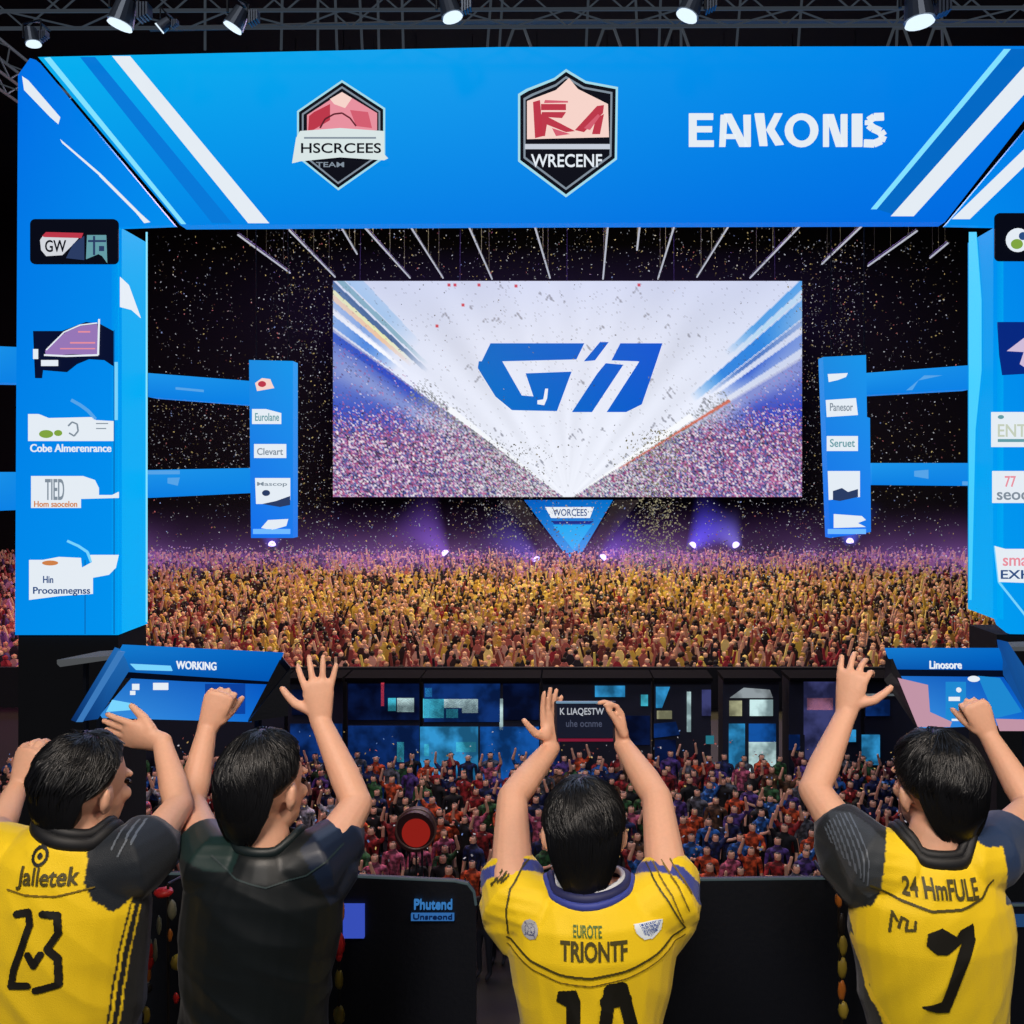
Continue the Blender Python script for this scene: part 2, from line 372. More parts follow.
        text_panel('lettering', 'ENTERCAFS', 998, 424, 1080, 437, 13.955, 0.008, mat('pale_cream', (215,225,205), 0.5, emit=0.8), c)
        d = panel('sponsor_panel', rect(993,471,1090,503), 13.97, 0.03, WHT, pr, 'white card with small red figures')
        text_panel('lettering', '77', 1005, 476, 1016, 487, 13.955, 0.008, PINKP, d)
        text_panel('lettering', 'seocron eas', 997, 492, 1080, 500, 13.955, 0.008, GREYP, d)
        e = panel('sponsor_panel', [(995,546),(1006,549),(1090,549),(1090,585),(999,582)], 13.97, 0.03, WHT, pr, 'white card with a blue lower line')
        text_panel('lettering', 'EXHIBENTS', 1001, 570, 1085, 579, 13.955, 0.008, DTXT, e)
        text_panel('lettering', 'smart', 1003, 556, 1040, 566, 13.955, 0.008, PINKP, e)
        multi_panel('swoosh', stroke([(995,546),(999,582),(1026,616)],2), 13.975, 0.012, mat('pale_cyan'), pr)
    return pr
pillar('left'); pillar('right')

# beams between pillars and the hanging towers (Y 15 -> 16.4), outer beams at the picture's left
def beam(a, b, c, d, Ya, Yb, label, mark=None):
    # a,b: (px, top,bottom) at Ya end; c,d same at Yb
    root = empty('cross_beam', (P(a[0], a[2], Ya)+P(b[0], b[2], Yb))/2, label, 'beam')
    bm = bmesh.new()
    q = [P(a[0],a[1],Ya), P(b[0],b[1],Yb), P(b[0],b[2],Yb), P(a[0],a[2],Ya)]
    poly_bm(bm, q, 0.35)
    from_bm('lit_face', bm, BLUEM, root)
    def lerp(px, t):  # point on the face at px and vertical fraction t
        k = (px-a[0])/(b[0]-a[0]); Yp = 1/((1-k)/Ya + k/Yb)
        y0 = a[1]+(b[1]-a[1])*k; y1 = a[2]+(b[2]-a[2])*k
        return P(px, y0+(y1-y0)*t, Yp)-Vector((0,0.02,0))
    if mark:
        bm = bmesh.new()
        for p in mark: poly_bm(bm, [lerp(x, t) for x, t in p], 0.012)
        from_bm('highlight_print', bm, mat('swoosh_blue'), root)
beam((148,373,397),(251,381,405),0,0,15.0,16.45,'upper blue cross beam between the left pillar and the left hanging tower',[[(176,.5),(204,.52),(204,.62),(176,.6)]])
beam((147,470,498),(251,468,493),0,0,15.0,16.45,'lower blue cross beam between the left pillar and the left hanging tower',[[(148,.02),(180,.04),(180,.18),(148,.16)],[(168,.3),(180,.3),(178,.6),(168,.5)]])
beam((972,365,389),(865,373,395),0,0,15.0,16.45,'upper blue cross beam between the right pillar and the right hanging tower',[[(906,.9),(924,.3),(942,.35),(918,.5),(912,.9)]])
beam((975,463,486),(872,463,485),0,0,15.0,16.45,'lower blue cross beam between the right pillar and the right hanging tower',[[(914,.35),(928,.3),(928,.7),(914,.6)],[(962,.8),(975,.8),(975,.97),(962,.97)]])
beam((-30,345,382),(17,347,383),0,0,14.2,14.2,'upper blue cross beam running off to the left of the left pillar')
beam((-30,472,512),(17,472,510),0,0,14.2,14.2,'lower blue cross beam running off to the left of the left pillar')

def tower(pts, label, x0, x1, right=False):
    root = empty('hanging_tower', P((x0+x1)/2, 535, 16.4), label, 'sign tower')
    panel('lit_face', pts, 16.4, 0.3, BLUES, root)
    for xx in (x0+6, x1-6): bar_obj('hanging_cable', [(P(xx,362,16.55), P(xx,80,16.55))], 0.01, BLK, root)
    W = WHT; k = 16.37
    if not right:
        s = panel('sponsor_card', [(255,383),(262,378),(270,379),(272,384),(274,388),(257,391)], k, 0.02, CREAMP, root, 'small white card with red blot')
        panel('mark', disk(262,384,4,3), k-0.01, 0.006, REDP, s)
        for nm, pp in (('b',[(252,409),(266,409),(281,413),(281,424),(252,424)]),('c',rect(254,444,286,458)),('d',[(255,478),(290,478),(290,500),(280,504),(256,504)]),('e',[(261,528),(268,520),(288,519),(286,526),(272,530)])):
            s = panel('sponsor_card', pp, k, 0.02, W, root)
            if nm == 'b': text_panel('lettering', 'Eurolane', 255, 413, 279, 421, k-0.01, 0.006, TEALP, s)
            if nm == 'c': text_panel('lettering', 'Clevart', 257, 448, 283, 455, k-0.01, 0.006, GREYP, s)
            if nm == 'd':
                text_panel('lettering', 'Mascop', 257, 482, 287, 487, k-0.01, 0.006, GREYP, s)
                multi_panel('mark', [[(262,504),(276,501),(290,496),(290,505),(280,507)], disk(266,493,4,3)], k-0.01, 0.006, mat('slate_print'), s)
    else:
        for i, pp in enumerate(([(828,374),(848,373),(846,377),(838,380),(829,382)], [(826,400),(856,398),(858,415),(827,417)], rect(827,436,858,451), [(828,471),(860,471),(860,497),(829,500)], [(834,514),(862,516),(866,520),(858,523),(866,527),(834,528)])):
            s = panel('sponsor_card', pp, k, 0.02, W, root)
            if i == 1: text_panel('lettering', 'Panesor', 830, 403, 853, 411, k-0.01, 0.006, GREYP, s)
            if i == 2: text_panel('lettering', 'Seruet', 830, 439, 855, 447, k-0.01, 0.006, TEALP, s)
            if i == 3: multi_panel('mark', [[(833,491),(842,488),(848,492),(858,489),(858,497),(840,501),(833,500)]], k-0.01, 0.006, mat('slate_print'), s)
    panel('glow_strip', rect(x0+3,529,x1-4,534), k, 0.02, mat('glow_blue', (90,150,255), 0.5, emit=1.6), root)
tower([(249,360),(293,361),(293,538),(251,538)], 'narrow blue hanging tower with white cards left of the big screen', 250, 294)
tower([(823,357),(866,355),(867,417),(870,418),(871,532),(830,538)], 'narrow blue hanging tower with white cards right of the big screen', 825, 870, True)

# ---------------------------------------------------------------- big screen (a picture on a flat LED wall)
YS = 80.0
sx0, sx1, sy0, sy1 = 333, 802, 281, 497
scr = empty('giant_screen', P(567, 497, YS), 'giant LED screen showing a blue two letter logo over a crowd', 'screen')
NXs, NYs = 470, 217
gx = np.linspace(sx0, sx1, NXs); gy = np.linspace(sy0, sy1, NYs)
GX, GY = np.meshgrid(gx, gy)
img = np.zeros((NYs, NXs, 3)); 
tt = (GY-sy0)/(sy1-sy0)
img[:] = np.array([206,214,236])[None,None]*(1-tt[...,None]) + np.array([236,240,250])[None,None]*tt[...,None]
ang = np.degrees(np.arctan2(500-GY, np.abs(568-GX)+1e-6)); r = np.hypot(GX-568, GY-500)
leftm = GX < 568
rn = np.random.rand(NYs, NXs)
nz = np.array([[noise.noise(Vector((a*0.12, r0*0.006, 3))) for a in np.arange(0, 90, .5)] for r0 in np.arange(0, 320, 2)])
nv = nz[np.clip((r/2).astype(int), 0, nz.shape[0]-1), np.clip((ang*2).astype(int), 0, nz.shape[1]-1)]
img += (nv*16)[..., None]
def band(m, a0, a1, r0, c, al=1.0, soft=40):
    w = np.clip((r-r0)/soft, 0, 1)*((ang > a0) & (ang < a1) & m)*al
    w *= np.clip(0.85+nv*1.2, 0, 1)
    img[:] = img*(1-w[..., None]) + np.array(c)[None, None]*w[..., None]
band(leftm, 0, 36, 60, (60,70,160), .6); band(leftm, 15, 35.5, 150, (36,76,190), 1)
band(leftm, 36.4, 38.2, 215, (50,120,215)); band(leftm, 34, 35.6, 170, (20,70,190)); band(leftm, 38.2, 39, 200, (245,248,255))
band(leftm, 39.3, 40.3, 225, (90,140,215), .8); band(leftm, 40.3, 41.2, 205, (235,190,150), .9); band(leftm, 41.2, 41.9, 205, (235,235,150), .7)
band(leftm, 41.9, 43.0, 190, (50,90,140), .9); band(leftm, 43.4, 44.4, 195, (110,160,180), .8); band(leftm, 44.6, 47, 215, (150,190,230), .8)
R_ = ~leftm
band(R_, 0, 31.5, 60, (60,70,170), .6); band(R_, 12, 31, 170, (40,66,190), 1)
band(R_, 31.6, 33.0, 190, (190,205,240), .9); band(R_, 33, 35.4, 180, (46,96,205)); band(R_, 35.5, 36.6, 200, (205,215,240))
band(R_, 36.6, 37.6, 175, (60,110,190), .9); band(R_, 37.8, 40.6, 160, (28,130,220)); band(R_, 40.8, 41.8, 215, (180,215,240)); band(R_, 41.9, 43.4, 215, (60,150,225), .9)
# painted crowd on the screen
pal = np.array([(196,120,170),(120,84,150),(46,38,72),(220,196,214),(90,90,150),(150,70,120),(70,60,90),(235,225,235),(170,90,130),(60,80,150)])
pl = pal[np.random.randint(0, len(pal), (NYs, NXs))]
# two-pixel clumps
pl2 = np.repeat(np.repeat(pl[::2, ::2], 2, 0), 2, 1)[:NYs, :NXs]
mixm = np.random.rand(NYs, NXs) < .55
pl = np.where(mixm[..., None], pl2, pl)
crowdA = np.where(leftm, 36.0-0.02*(568-GX)*0, 32.0)
inside = ang < crowdA + nv*4
depthd = np.clip((GY-402)/35, 0, 1)
prob = np.where(inside, 0.08+0.92*depthd, 0)
edge = np.clip(1-np.abs(ang-crowdA)/5, 0, 1)*np.clip((r-20)/80, 0, 1)*(r < 330)
sel = (rn < prob*0.92)
img[sel] = pl[sel]
sel2 = (np.random.rand(NYs, NXs) < edge*0.4) & (r < 190)
img[sel2] = (np.array([70,76,80])+np.random.rand(sel2.sum(), 1)*90)
cen = np.clip(1-np.abs(GX-568)/150, 0, 1)*inside
sel3 = (np.random.rand(NYs, NXs) < cen*.5); img[sel3] = (np.array([120,126,130])+np.random.rand(sel3.sum(), 1)*110)
sel4 = (np.random.rand(NYs, NXs) < 0.012) & (~inside); img[sel4] = img[sel4]*.75
def blot(x, y, rr, c): 
    m_ = (np.abs(GX-x) < rr) & (np.abs(GY-y) < rr); img[m_] = c
for x, y in ((449,285),(455,285),(463,305),(437,326),(516,286),(639,285),(479,285)): blot(x, y, 1.6, (200,60,70))
for k in range(60):
    x = random.uniform(420, 720); y = random.uniform(285, 470)
    for j in range(random.randint(3, 8)): blot(x+j*random.choice((.6,-.6)), y+j*.8, .8, (150,155,170))
wl = np.abs(ang-34)<1.4; m_ = wl & R_ & (r < 150); img[m_] = (245,248,252)
m_ = (np.abs(ang-31.6) < .5) & R_ & (r > 60) & (r < 190); img[m_] = (205,110,90)
m_ = (np.abs(ang-37.5) < 1.1) & leftm & (r < 150); img[m_] = (240,244,250)
img = np.clip(img, 0, 255)/255.0
linimg = np.where(img <= 0.04045, img/12.92, ((img+0.055)/1.055)**2.4)
me = bpy.data.meshes.new('led_face')
vx = (GX-CX)/F*YS; vz = CZ-(GY-CY)/F*YS
co = np.stack([vx, np.full_like(vx, YS), vz], -1).reshape(-1, 3)
idx = np.arange(NYs*NXs).reshape(NYs, NXs)
quads = np.stack([idx[:-1,:-1], idx[1:,:-1], idx[1:,1:], idx[:-1,1:]], -1).reshape(-1, 4)
me.vertices.add(len(co)); me.vertices.foreach_set('co', co.ravel())
me.loops.add(quads.size); me.loops.foreach_set('vertex_index', quads.ravel())
me.polygons.add(len(quads)); me.polygons.foreach_set('loop_start', np.arange(0, quads.size, 4)); me.update(calc_edges=True)
at = me.color_attributes.new('Col', 'FLOAT_COLOR', 'POINT')
at.data.foreach_set('color', np.concatenate([linimg.reshape(-1,3), np.ones((len(co),1))], 1).ravel())
link_mesh('led_face', me, mat_attr('screen_picture', 0.4, emit=1.0, base=0), scr)
box('screen_back', X_(sx0,YS)-.05, X_(sx1,YS)+.05, YS+0.02, YS+0.8, Z_(sy1,YS)-.05, Z_(sy0,YS)+.05, BLK2, scr)
for xx in (360, 460, 567, 674, 775): bar_obj('hanging_cable', [(P(xx, 281, YS+.4), Vector((X_(xx,YS), YS+.4, 28)))], 0.04, DSTEEL, scr)
S2 = 5.12
def zl(pts): return [(470+x/S2, 330+y/S2) for x, y in pts]
LOGO = mat_grad('logo_blue', (0,104,196), (0,84,208), (0,112,200), (0,88,205))
multi_panel('logo', [zl([(105,68),(585,68),(545,150),(165,160),(60,160)]), zl([(45,160),(165,160),(265,335),(325,340),(300,412),(215,410),(130,340),(40,195)]), zl([(285,222),(520,213),(445,415),(300,412),(325,340)]),
    zl([(665,62),(710,62),(640,155),(583,160)]), zl([(695,170),(785,178),(625,420),(522,420),(650,225)]), zl([(770,68),(985,68),(955,160),(868,160),(725,155)]), zl([(868,160),(955,160),(880,380),(800,420),(700,420)])], YS-0.1, 0.05, LOGO, scr)
multi_panel('logo_tick', [zl([(385,300),(400,300),(395,350),(380,385),(345,380),(345,360),(375,355)])], YS-0.13, 0.02, WHT, scr)
# inverted triangle under the screen
tri = empty('triangle_sign', P(570, 566, 79), 'inverted blue triangle sign below the giant screen', 'sign')
panel('lit_face', [(524,500),(613,500),(574,566)], 79, 0.4, mat_grad('tri_blue', (0,90,190), (0,110,200), (0,150,230), (10,160,235)), tri)
panel('inner_face', [(553,525),(592,525),(574,551)], 78.96, 0.03, mat('tri_cyan', (0,165,235), 0.5, emit=1), tri)
panel('inner_face', [(552,521),(594,521),(590,524),(554,524)], 78.96, 0.03, NAVY3, tri)
panel('name_plate', [(545,507),(594,507),(590,518),(551,518)], 78.95, 0.03, WHT, tri)
text_panel('lettering', 'WORCEES', 553, 509, 587, 516, 78.92, 0.02, DTXT, tri)
panel('wing', [(500,500),(522,500),(572,568),(562,568)], 79.1, 0.3, mat('wing_black', (8,10,26), 0.5), tri)
panel('wing', [(615,500),(640,500),(588,567),(577,567)], 79.1, 0.3, mat('wing_black'), tri)

# ---------------------------------------------------------------- ceiling light tubes
tubes = [((238,235),(290,273)),((287,228),(335,277)),((341,227),(357,254)),((365,228),(410,278)),((410,226),(443,278)),((468,225),(492,279)),((534,224),(550,278)),((608,224),(603,279)),((640,224),(637,250)),((675,224),(658,279)),((730,224),(697,277)),((802,224),(750,278)),((862,226),(822,264)),((917,231),(868,266)),((948,243),(930,258))]
TB = mat('tube_glow', (200,205,220), 0.5, emit=0.7)
for i, (a, b) in enumerate(tubes):
    H = 16.5
    Ya = (H-CZ)*F/(CY-a[1]); Yb = (H-CZ)*F/(CY-b[1])
    A, B = P(a[0], a[1], Ya), P(b[0], b[1], Yb)
    rt = empty('ceiling_light', (A+B)/2, 'long thin white ceiling light tube running towards the giant screen', 'light', 'ceiling light tubes')
    d = (B-A)*0.0
    bar_obj('tube', [(A, B)], 0.055, TB, rt)
    bm = bmesh.new(); bars(bm, [(A+Vector((0,0,.12)), B+Vector((0,0,.12)))], 0.05)
    for k in (.15, .5, .85):
        p = A.lerp(B, k); bars(bm, [(p+Vector((0,0,.1)), Vector((p.x, p.y, 28)))], 0.02)
    from_bm('housing', bm, DSTEEL, rt)

# ---------------------------------------------------------------- overhead truss and lamps
def truss(name, A, B, w, h, label, step=1.1, r=0.03, m=STEEL):
    A = Vector(A); B = Vector(B); d = (B-A); L = d.length; t = d.normalized()
    s = t.cross(Vector((0,0,1))).normalized()*w/2; u = Vector((0,0,1))*h/2
    rt = empty(name, (A+B)/2, label, 'truss')
    cs = [s+u, -s+u, -s-u, s-u]
    for q in cs: bar_obj('chord', [(A+q, B+q)], r, m, rt)
    bm = bmesh.new(); n = max(2, int(L/step))
    for i in range(n):
        p0 = A+t*L*i/n; p1 = A+t*L*(i+1)/n
        for k in range(4):
            q0, q1 = cs[k], cs[(k+1)%4]
            bars(bm, [((p0+q0), (p1+q1)) if i%2 == 0 else ((p0+q1), (p1+q0))], r*.5, 5)
    from_bm('lattice', bm, m, rt)
    return rt
DT = mat('dim_glowing_truss', (90,100,112), 0.5, metal=0.4, emit=0.3)  # darker truss steel, glow painted in to brighten the unlit roof
truss('roof_truss', P(-40,-4,13.4), P(1120,-8,13.4), 0.5, 0.72, 'long horizontal roof truss directly above the blue banner', .8, .028, DT)
truss('roof_truss', P(-60,20,12.5), P(60,110,16.5), 0.4, 0.5, 'short diagonal roof truss at the upper left corner', .7, .025)
rb = empty('roof_rail', P(560, 20, 14.3), 'thin grey horizontal rail above the blue banner', 'rail')
bar_obj('rail', [(P(150,29,14.3), P(480,22,14.3)), (P(480,22,14.3), P(1040,22,14.3))], 0.04, mat('rail_grey', (120,125,132), 0.5), rb)
for i, xx in enumerate((205,283,318,334,358,377,401,494,505,590,634,662,680,744,805,900,940)):
    bar_obj('dropper', [(P(xx,-40,14.5), P(xx+random.uniform(-8,8), 50, 14.35))], 0.022, DT, rb, 5)
for xx in (510, 600, 668, 890, 930):
    bar_obj('bracket', [(P(xx+6,22,14.32), P(xx-4,50,14.32)), (P(xx+12,22,14.32), P(xx+22,50,14.32)), (P(xx+4,28,14.32), P(xx+14,28,14.32)), (P(xx+6,22,14.32), P(xx+12,22,14.32))], 0.025, STEEL, rb, 5)
LENS = mat('lamp_lens', (215,232,245), 0.3, emit=1.2)
LBODY = mat('lamp_body', (95,105,120), 0.4, metal=0.4)
def lamp(px, py, s, label, tilt=0):
    Y = 12.95; p = P(px, py, Y); k = s/F*Y
    rt = empty('stage_lamp', p, label, 'stage lamp')
    bm = bmesh.new(); 
    M = Matrix.Translation(p) @ Matrix.Rotation(tilt, 4, 'Y')
    bmesh.ops.create_cone(bm, cap_ends=True, segments=16, radius1=k*.42, radius2=k*.3, depth=k*.8, matrix=M)
    from_bm('housing', bm, LBODY, rt)
    bm = bmesh.new(); bmesh.ops.create_cone(bm, cap_ends=True, segments=16, radius1=k*.4, radius2=k*.34, depth=k*.12, matrix=M @ Matrix.Translation((0,0,-k*.44)))
    from_bm('lens', bm, LENS, rt)
    bm = bmesh.new()
    a = M @ Vector((k*.5,0,0)); b = M @ Vector((-k*.5,0,0)); up = Vector((0,0,k*.8))
    bars(bm, [(a, a+up), (b, b+up), (a+up, b+up)], k*.05)
    tp = (a+b)/2+up; bars(bm, [(tp, Vector((tp.x, 13.15, max(tp.z, 9.05)+.04))), (Vector((tp.x, 13.15, max(tp.z, 9.05)+.04)), Vector((tp.x, 13.4, max(tp.z, 9.05)+.04)))], k*.06)
    from_bm('yoke', bm, DSTEEL, rt)
    bm = bmesh.new()
    for i in range(4): bbox_add(bm, p.x+k*(.5+.1*i), p.x+k*(.56+.1*i), Y-k*.2, Y+k*.2, p.z-k*.3+i*.02, p.z+k*.25)
    from_bm('cooling_fin', bm, LBODY, rt)
lamp(124, 12, 30, 'white stage lamp near the upper left, first from the corner', .3)
lamp(32, 36, 18, 'small grey stage lamp in the upper left corner', -.2)
lamp(238, 18, 24, 'blue tinted stage lamp hanging over the left part of the banner', .5)
lamp(449, 6, 26, 'pale stage lamp above the banner between the two crests', -.3)
lamp(692, 4, 28, 'bright white stage lamp above the banner lettering', .4)
lamp(918, 6, 36, 'large white stage lamp above the right end of the banner', -.1)
lamp(165, 24, 15, 'small stage lamp just right of the first white lamp', .9)

# ---------------------------------------------------------------- booths under the far crowd (Y 26-29)
YB = 26.0
DARKB = mat('booth_dark', (10,16,38), 0.7, var=.3, bscale=2)
def booth(x0, x1, label, wall, items):
    rt = empty('booth', Vector(((X_(x0,YB)+X_(x1,YB))/2, YB+1.5, -7)), label, 'booth')
    a, b = X_(x0, YB)+.03, X_(x1, YB)-.03; top = Z_(680, YB)
    box('wall', a, b, YB, YB+.8, -7.0, top, wall, rt)
    box('roof', a-.02, b+.02, YB-.2, YB+.9, top, top+.1, mat('roof_black', (5,5,8), .95, spec=.1), rt)
    for nm, pp, m in items: panel(nm, pp, YB-.05, .04, m, rt)
    return rt
WB = lambda n, c, e=.7: mottled(n, c, 1.6, e*.9, (.35, 1.25))
nB = WB('blue_wall_dim', (14,52,120), .75); mB = WB('blue_wall_mid', (18,84,165), .8); dB = WB('blue_wall_dark', (8,26,70), .6)
cW = WB('sign_white', (200,236,240), .9); cC = WB('sign_cyan', (70,190,215), .9); pB = WB('panel_blue', (50,150,210), .85); grW = WB('pane_grey', (150,160,165), .8); yW = WB('pane_cream', (190,190,150), .8); puW = WB('board_purple', (70,74,130), .6); piW = WB('board_pink', (190,120,140), .75)
booth(120, 285, 'dark booth with small lights behind the left slanted monitor', DARKB, [('window', rect(140,700,170,716), nB), ('window', rect(200,700,240,716), nB)])
booth(287, 344, 'narrow dim blue booth behind the raised hand of the person in black', DARKB, [('lower_panel', rect(290,724,342,765), nB), ('window', rect(292,690,330,715), dB)])
booth(346, 421, 'blue booth with small white lettered sign and a vertical red post', DARKB, [('upper_panel', rect(348,684,419,720), dB), ('lower_panel', rect(348,726,419,800), nB), ('sign', rect(388,698,396,711), cC), ('sign', rect(397,698,414,712), cW), ('post', rect(381,683,384,706), REDP), ('lower_panel', rect(397,742,404,762), cC)])
booth(422, 541, 'wide blue booth with the brightest cyan and white sign', DARKB, [('upper_panel', rect(424,684,500,722), nB), ('upper_panel', rect(503,684,539,720), dB), ('sign', rect(423,699,444,718), cC), ('sign', rect(444,699,462,708), cW), ('sign', rect(446,709,458,718), cC), ('sign', rect(462,699,478,713), cW), ('sign', rect(425,688,432,697), pB), ('lower_panel', rect(420,727,478,800), pB), ('lower_panel', rect(480,727,539,800), mB), ('sign', rect(456,742,476,752), cC), ('sign', rect(424,744,429,756), cC), ('post', rect(499.5,699,503,730), cW)])
booth(542, 652, 'dark blue booth behind the raised phone', DARKB, [('window', rect(595,686,625,697), pB), ('lower_panel', rect(545,735,560,780), nB), ('lower_panel', rect(622,716,650,745), dB), ('window', rect(641,695,648,706), cC)])
booth(653, 712, 'booth with a slanted pale blue window and a white post', DARKB, [('window', [(656,687),(670,687),(662,708),(656,708)], pB), ('window', rect(657,711,672,719), yW), ('awning', [(654,724),(676,722),(680,735),(654,738)], nB), ('lower_panel', rect(655,740,676,780), dB), ('post', rect(687,692,691,732), cW), ('window', rect(702,690,711,716), puW), ('sign', rect(706,736,714,744), cC)])
booth(722, 780, 'booth with a lit window pair and blue doors', DARKB, [('gable', [(730,698),(744,688),(770,690),(773,698)], grW), ('window', rect(729.5,701,742,716), yW), ('window', rect(750,700,773,716), cW), ('door', rect(729,724,745,769), pB), ('door', rect(749,724,776,742), mB), ('door', rect(749,742,776,776), cW)])
booth(788, 862, 'purple booth with a pink board', DARKB, [('window', rect(804,682,846,735), puW), ('board', rect(807,698,833,710), piW), ('sign', rect(789,735,800,750), nB), ('sign', rect(838,730,856,742), pB), ('lower_panel', rect(805,728,830,760), puW)])
booth(864, 1060, 'long dark booth behind the right slanted monitor', DARKB, [('rail', rect(866,694,905,696), grW), ('window', rect(866,700,890,716), nB), ('lower_panel', rect(862,735,880,765), pB)])

# ---------------------------------------------------------------- slanted monitors
def slab(name, pts, th, m, parent, label=None):
    """pts: four/more world points of the visible face; thickened away from the camera"""
    n = (pts[1]-pts[0]).cross(pts[2]-pts[0]).normalized()
    if n.y < 0: n = -n
    bm = bmesh.new(); poly_bm(bm, pts, n*th)
    return from_bm(name, bm, m, parent, label)
HOOD = mat_grad('hood_blue', (20,130,220), (0,110,210), (10,90,180), (0,90,190), 0.85)
HOODS = mat_grad('hood_side_blue', (20,80,160), (40,120,200), (10,50,110), (20,90,170), 0.75)
MSCR = mat_grad('monitor_blue', (30,110,200), (0,80,190), (60,150,230), (10,110,215), 0.95)
def monitor_left():
    rt = empty('slanted_monitor', Vector((X_(185,6), 6.1, -7)), 'blue hooded slanted monitor at the left, beside the raised hands', 'monitor')
    slab('screen', [P(133,676,6.1),P(270,680,6.1),P(250,719,5.9),P(100,715,5.9)], .04, MSCR, rt)
    slab('hood_top', [P(120,649,5.9),P(282,657,5.9),P(276,682,6.05),P(128,672,6.05)], .04, HOOD, rt)
    slab('hood_side', [P(120,649,5.88),P(131,668,6.04),P(98,719,5.85),P(76,722,5.85)], .04, HOODS, rt)
    slab('hood_rim', [P(118,651,5.86),P(124,652,5.86),P(82,722,5.84),P(76,722,5.84)], .02, mat('rim_blue', (70,140,215), .4, emit=.7), rt)
    slab('hood_side', [P(282,657,5.88),P(291,668,5.9),P(288,716,5.9),P(248,722,5.86),P(272,682,6.04)], .04, BLK2, rt, 'black right cheek of the hood')
    slab('bezel', [P(128,670,6.06),P(276,678,6.06),P(272,686,6.08),P(124,678,6.08)], .02, NAVY2, rt)
    text_panel('lettering', 'WORKING', 176, 661, 216, 669, 5.86, .01, WHT, rt, tilt=1.5)
    multi_panel('reflection', [[(130,664),(170,666),(172,671),(136,670)]], 5.9, .01, mat('pale_cyan'), rt)
    multi_panel('screen_graphic', [rect(132,684,139,690), rect(153,683,168,690), rect(130,691,135,695)], 5.86, .006, WHT, rt)
    multi_panel('screen_graphic', [[(112,700),(134,704),(132,710),(106,712)]], 5.84, .006, mat('pale_cyan'), rt)
    multi_panel('screen_graphic', [rect(205,684,245,714)], 5.855, .006, mat('mid_blue_print', (10,70,170), .5, emit=.8), rt)
    bm = bmesh.new(); zb = Z_(720,5.9)
    bars(bm, [(Vector((X_(100,6.15),6.15,-7)), Vector((X_(100,6.15),6.15,zb+.1))), (Vector((X_(258,6.15),6.15,-7)), Vector((X_(258,6.15),6.15,zb+.1))), (Vector((X_(100,6.15),6.15,zb+.03)), Vector((X_(258,6.15),6.15,zb+.03)))], .025)
    from_bm('stand', bm, DSTEEL, rt)
    return rt
def monitor_right():
    rt = empty('slanted_monitor', Vector((X_(960,6), 6.1, -7)), 'blue hooded slanted monitor at the right, above the rightmost head', 'monitor')
    slab('screen', [P(895,674,6.1),P(1003,676,6.1),P(1034,722,5.9),P(922,726,5.9)], .04, MSCR, rt)
    slab('hood_top', [P(886,653,5.9),P(1001,653,5.9),P(1005,671,6.05),P(893,670,6.05)], .04, HOOD, rt)
    slab('hood_side', [P(1000,640,5.88),P(1008,642,5.88),P(1046,700,5.85),P(1034,722,5.85),P(1004,672,6.04)], .04, HOODS, rt)
    slab('bezel', [P(893,670,6.04),P(1005,671,6.04),P(1008,677,6.08),P(895,676,6.08)], .02, NAVY2, rt)
    slab('bezel', [P(886,653,5.95),P(893,670,5.95),P(922,726,5.87),P(915,726,5.88),P(884,680,5.95)], .03, BLK2, rt)
    text_panel('lettering', 'Linosore', 930, 661, 962, 669, 5.88, .01, WHT, rt)
    multi_panel('screen_graphic', [[(898,678),(928,685),(930,712),(952,722),(950,727),(918,727)]], 5.83, .006, mat('rose_graphic', (215,165,185), .5, emit=.75), rt, 'pale pink shape on the screen')
    multi_panel('screen_graphic', [[(996,719),(1036,720),(1036,731),(1000,731)]], 5.8, .006, mat('rose_graphic'), rt)
    multi_panel('screen_graphic', [rect(946,682,966,720)], 5.85, .006, mat('mid_cyan_print', (30,140,215), .5, emit=.9), rt)
    multi_panel('screen_graphic', [disk(974,679,6,3), disk(959,690,2.5,2.5), rect(949,697,960,701), rect(952,719,985,721)], 5.83, .006, WHT, rt)
    multi_panel('screen_graphic', [[(978,676),(1000,678),(1022,712),(996,718)]], 5.84, .006, mat('mid_cyan_print'), rt)
    bm = bmesh.new(); zb = Z_(724,5.9)
    bars(bm, [(Vector((X_(930,6.15),6.15,-7)), Vector((X_(930,6.15),6.15,zb+.1))), (Vector((X_(1026,6.15),6.15,-7)), Vector((X_(1026,6.15),6.15,zb+.1))), (Vector((X_(930,6.15),6.15,zb+.03)), Vector((X_(1026,6.15),6.15,zb+.03)))], .025)
    from_bm('stand', bm, DSTEEL, rt)
monitor_left(); monitor_right()
def soft_panel(pts, px, label):
    rt = empty('flat_light_panel', Vector((X_(px,9), 9.1, -7)), label, 'light panel')
    slab('panel', [P(x, y, Y) for x, y, Y in pts], .04, mat('grey_panel', (120,124,128), .6, emit=.35), rt)
    bar_obj('pole', [(Vector((X_(px,9.1), 9.1, -7)), Vector((X_(px,9.1), 9.1, Z_(661,9.1))))], .03, BLK2, rt)
soft_panel([(57,664,8.8),(100,655,9.3),(116,654,9.3),(108,660,8.9),(60,667,8.8)], 86, 'thin grey flat light panel left of the left slanted monitor')
soft_panel([(1003,646,9.3),(1040,645,9.3),(1040,651,8.9),(1010,651,8.8)], 1030, 'thin grey flat light panel right of the right slanted monitor')

